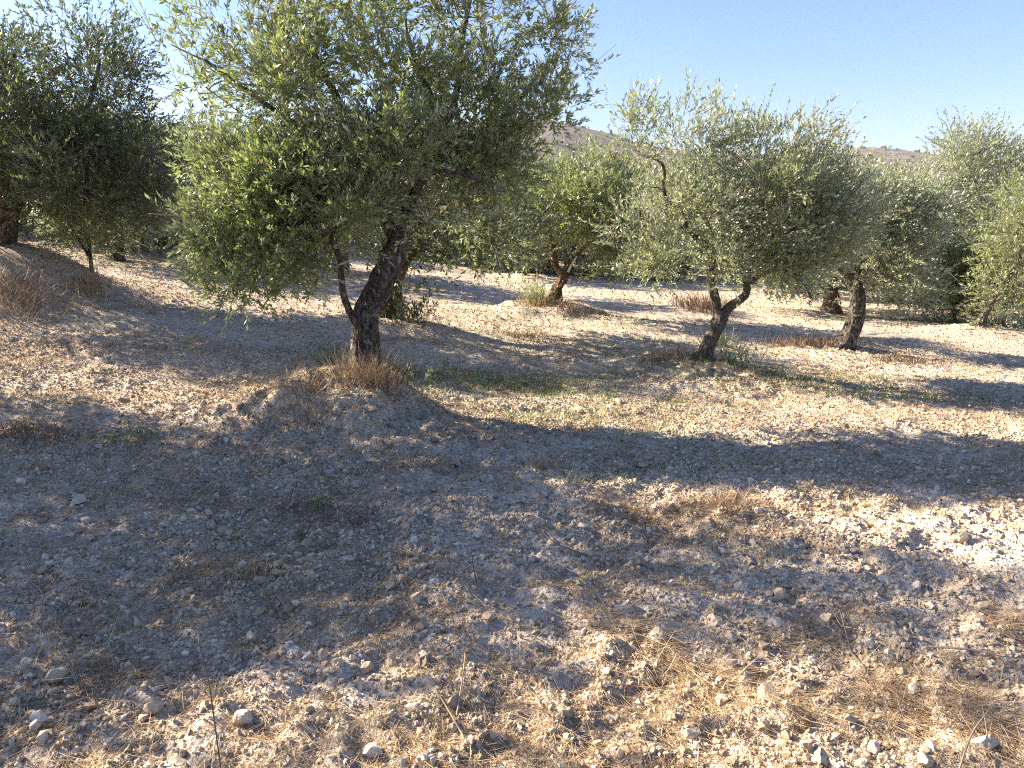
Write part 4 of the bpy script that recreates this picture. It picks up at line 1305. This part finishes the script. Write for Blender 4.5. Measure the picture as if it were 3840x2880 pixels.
tuft(1550 * S, 750 * S, 320, .20, .25, 'dark green shoots behind the forked trunk', M_LEAF_D, 'green_grass_tuft', 'grass tuft', seed=37, lean=.6, wid=.007)
tuft(1440 * S, 775 * S, 450, .30, .16, 'brownish dry grass left of the forked trunk', M_RUST, seed=38, lean=.8, wid=.005)
tuft(1740 * S, 745 * S, 900, .65, .16, 'rusty dry grass streak left of the bent trunk', M_RUST, seed=39, lean=.8, wid=.006, ry=.2)
tuft(1960 * S, 785 * S, 600, .6, .13, 'dark brown grass line right of the bent trunk', M_WEED, seed=40, lean=.8, wid=.006, ry=.25)
tuft(1520 * S, 665 * S, 700, .5, .35, 'reddish brown dead shrub behind the forked tree', M_WEED, 'dead_shrub', 'dead shrub', seed=41, lean=.8, wid=.009)
tuft(1165 * S, 665 * S - 4, 320, .35, .22, 'yellowish grass round the foot of the small brown trunk', M_STRAW, seed=42, lean=.7, wid=.008)
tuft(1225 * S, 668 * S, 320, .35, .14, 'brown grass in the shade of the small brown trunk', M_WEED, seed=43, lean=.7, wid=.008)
tuft(330 * S, 522 * S, 900, 1.2, .25, 'orange dry grass along the far edge of the left clearing', M_RUST, seed=44, lean=.8, wid=.014, ry=.4)
tuft(20 * S, 495 * S, 500, .8, .30, 'orange undergrowth behind the left trunk', M_RUST, seed=45, lean=.6, wid=.014, ry=.5)
tuft(1140 * S, 730 * S, 300, .4, .12, 'brown tuft by the shadow in the middle distance', M_WEED, seed=46, lean=.8, wid=.006, ry=.2)
tuft(1580 * S, 1105 * S, 380, .16, .13, 'orange brown tuft at the left end of the bright gravel', M_RUST, seed=47, lean=.9, wid=.003)
tuft(1175 * S, 1010 * S, 150, .10, .12, 'reddish dry tuft left of the pale green weed', M_RUST, seed=48, lean=.6, wid=.003)
tuft(2060 * S, 700 * S, 60, .10, .55, 'thin grey dry bush below the right green bush', M_WEED, 'dead_shrub', 'dead shrub', seed=49, lean=.5, wid=.006)
tuft(2155 * S, 700 * S, 500, .5, .18, 'straw coloured grass round the pale leaning trunk', M_STRAW, seed=50, lean=.8, wid=.008, ry=.3)
tuft(1960 * S, 655 * S, 500, .8, .28, 'reddish undergrowth under the right thicket', M_WEED, seed=51, lean=.8, wid=.01, ry=.3)
tuft(160 * S, 1330 * S, 80, .10, .07, 'olive green weed in the lower left', M_LEAF_D, 'weed', 'weed', seed=52, lean=.9, wid=.003)
tuft(540 * S, 1265 * S, 90, .08, .14, 'curled straw tuft standing at the near edge of the shadow', M_STRAW, seed=53, lean=.6, wid=.003)
tuft(640 * S, 810 * S, 2, .02, .85, 'single tall dry stalk left of the big trunk', M_STRAW, 'dry_stalk', 'dry stalk', seed=54, lean=.06, wid=.006)

# short green ground cover in the dip (nobody could count it)
bag = Bag(); rng = np.random.default_rng(99)
for (x0, y0, wx, wy, a_) in GREEN:
    n = int(1500 * wx * wy * a_ + 150)
    x = x0 + rng.normal(size=n) * wx * .6; y = y0 + rng.normal(size=n) * wy * .6
    k = noise2(x * 2.6, y * 2.6, 71) + rng.random(n) * .5 > 0.1
    x = x[k]; y = y[k]; n = len(x)
    d = rng.normal(size=(n, 3)) * .6; d[:, 2] = 1
    ribbons(np.stack([x, y, GH(x, y)], -1), d, .03 + .05 * rng.random(n), np.full(n, .006), rng, bag, 0, .4, None, 2)
tag(link('short_grass', bag.mesh('short_grass', M_LEAF_G, False)), 'thin green grass sprouting in the shaded dip', None, None, 'stuff')

# ------------------------------------------------------------------ thin summer haze over the valley
def haze_box(x0, x1, y0, y1, z0, z1, dens):
    V = [(x, y, z) for x in (x0, x1) for y in (y0, y1) for z in (z0, z1)]
    F = [(0, 1, 3, 2), (4, 6, 7, 5), (0, 4, 5, 1), (2, 3, 7, 6), (0, 2, 6, 4), (1, 5, 7, 3)]
    m, nt, out = new_mat('haze_air')
    v = nt.nodes.new('ShaderNodeVolumePrincipled')
    v.inputs['Color'].default_value = (0.80, 0.86, 0.96, 1)
    v.inputs['Density'].default_value = dens
    nt.links.new(v.outputs[0], out.inputs['Volume'])
    me = mk_mesh('haze', np.array(V, float), [np.array(F)], m)
    tag(link('haze', me), 'thin pale haze over the valley', None, None, 'stuff')
haze_box(-1800, 1800, -120, 1900, -32, 160, 0.00015)

# ------------------------------------------------------------------ twigs lying or standing in the foreground
def stick(pts, rads, label, mat=M_TWIG, name='twig', forks=(), tone=.5, cat='twig'):
    """pts: (x, y in the 2212 wide view, height above the soil)"""
    G = []
    for (a, b_, h) in pts:
        q = on_ground(a * K, b_ * K)
        G.append(np.array([q[0], q[1], float(GH(q[0], q[1])) + h]))
    org = G[0].copy()
    b = Bag()
    V, F, F3 = tube(np.array(G) - org, rads, 18, 6); b.add(V, F, F3, np.full(len(V), tone))
    for (fp, fr) in forks:
        GG = []
        for (a, b_, h) in fp:
            q = on_ground(a * K, b_ * K)
            GG.append(np.array([q[0], q[1], float(GH(q[0], q[1])) + h]))
        V, F, F3 = tube(np.array(GG) - org, fr, 12, 5); b.add(V, F, F3, np.full(len(V), tone))
    o = link(name, b.mesh(name, mat)); o.location = org
    tag(o, label, cat)
# the dark stem standing at the bottom left: built from its foot
q = on_ground(482 * K, 1700 * K)
p1 = at(452 * K, 1480 * K, q[1] + .10); p2 = at(432 * K, 1400 * K, q[1] + .16); p3 = at(428 * K, 1370 * K, q[1] + .2)
b = Bag(); V, F, F3 = tube(np.array([q * 0, (p1 - q), (p2 - q), (p3 - q)]), [.0024, .0022, .0018, .0013], 24, 6, .2, 3)
b.add(V, F, F3, np.full(len(V), 0.3))
o = link('dry_stalk', b.mesh('dry_stalk', M_WEED)); o.location = q
tag(o, 'long thin dark stem standing at the bottom left', 'dry stalk')
stick([(1030, 1240 + 40, .01), (1018, 1215, .10), (1017, 1150, .10)][:1] + [(1022, 1262, .08), (1017, 1240, .16)], [.002, .0018, .001], 'thin upright dark stalk in the middle shade', M_WEED, 'dry_stalk', cat='dry stalk', tone=.1)
stick([(990, 1292, .01), (1030, 1268, .03), (1083, 1244, .05)], [.003, .0028, .002], 'straight pale straw lying from lit gravel into shade', M_STRAW, tone=.85)
stick([(1350, 1335, .01), (1385, 1320, .03), (1412, 1312, .04)], [.002, .002, .001], 'short pale straw above the golden sheaf', M_STRAW, tone=.85)
stick([(1862, 1470, .005), (1868, 1445, .01), (1840, 1410, .015), (1830, 1385, .02), (1810, 1350, .05)], [.005, .0048, .0042, .0036, .002],
      'forked brown twig lying on the gravel at the right', M_TWIG, forks=[([(1830, 1385, .02), (1790, 1368, .05), (1700, 1320, .06)], [.003, .002, .001]), ([(1825, 1378, .02), (1770, 1340, .06), (1690, 1290, .08)], [.003, .002, .001]),
      ([(1815, 1365, .03), (1770, 1320, .06), (1720, 1290, .06)], [.0025, .002, .001]), ([(1826, 1384, .02), (1760, 1380, .03), (1700, 1340, .04)], [.002, .0015, .001])], tone=.4)
stick([(0, 1620, .01), (100, 1570, .02), (230, 1500, .03), (330, 1440, .03)], [.004, .0035, .003, .002], 'long thin stick lying in the lower left corner', M_TWIG, tone=.5)
stick([(1020, 1640, .01), (975, 1560, .03), (940, 1520, .04)], [.0035, .003, .002], 'dry straw crossing the gravel left of the tall cream stone', M_STRAW, tone=.6)
stick([(985, 1560, .01), (1000, 1500, .05), (1005, 1440, .06)], [.002, .0018, .001], 'upright pale straw leaning by the tall cream stone', M_STRAW, tone=.9)
stick([(2060, 1700, .01), (2090, 1640, .05), (2130, 1580, .05)], [.003, .0025, .002], 'grey stick leaning over the boulder in the right corner', M_TWIG, tone=.9)
stick([(1500, 1470, .01), (1620, 1455, .02), (1760, 1480, .02)], [.0025, .002, .0015], 'thin straw lying across the matted grass', M_STRAW, tone=.7)
stick([(2000, 1405, .01), (2080, 1430, .02), (2170, 1450, .02)], [.004, .0035, .002], 'grey twig lying near the right edge', M_TWIG, tone=.8)
stick([(230, 1330, .01), (300, 1420, .01)][:2], [.003, .002], 'thin stick in the shade beside the pinkish stone', M_WEED, tone=.6)
stick([(1280, 1205, .01), (1200, 1170 + 20, .02), (1150, 1150, .03)], [.0035, .003, .002], 'slanting brown stick near the squarish block', M_WEED, tone=.7)

tris = 0
dg = None
for o in scene.objects:
    if o.type == 'MESH': tris += sum(1 for _ in ()) + len(o.data.loops) - 2 * len(o.data.polygons)
open('/tmp/info.txt','w').write(str(sum(len(m.loops) - 2 * len(m.polygons) for m in bpy.data.meshes)) + ' gravel ' + str(n_gravel)) if False else None
print('tris incl. shared copies', tris, 'unique', sum(len(m.loops) - 2 * len(m.polygons) for m in bpy.data.meshes))
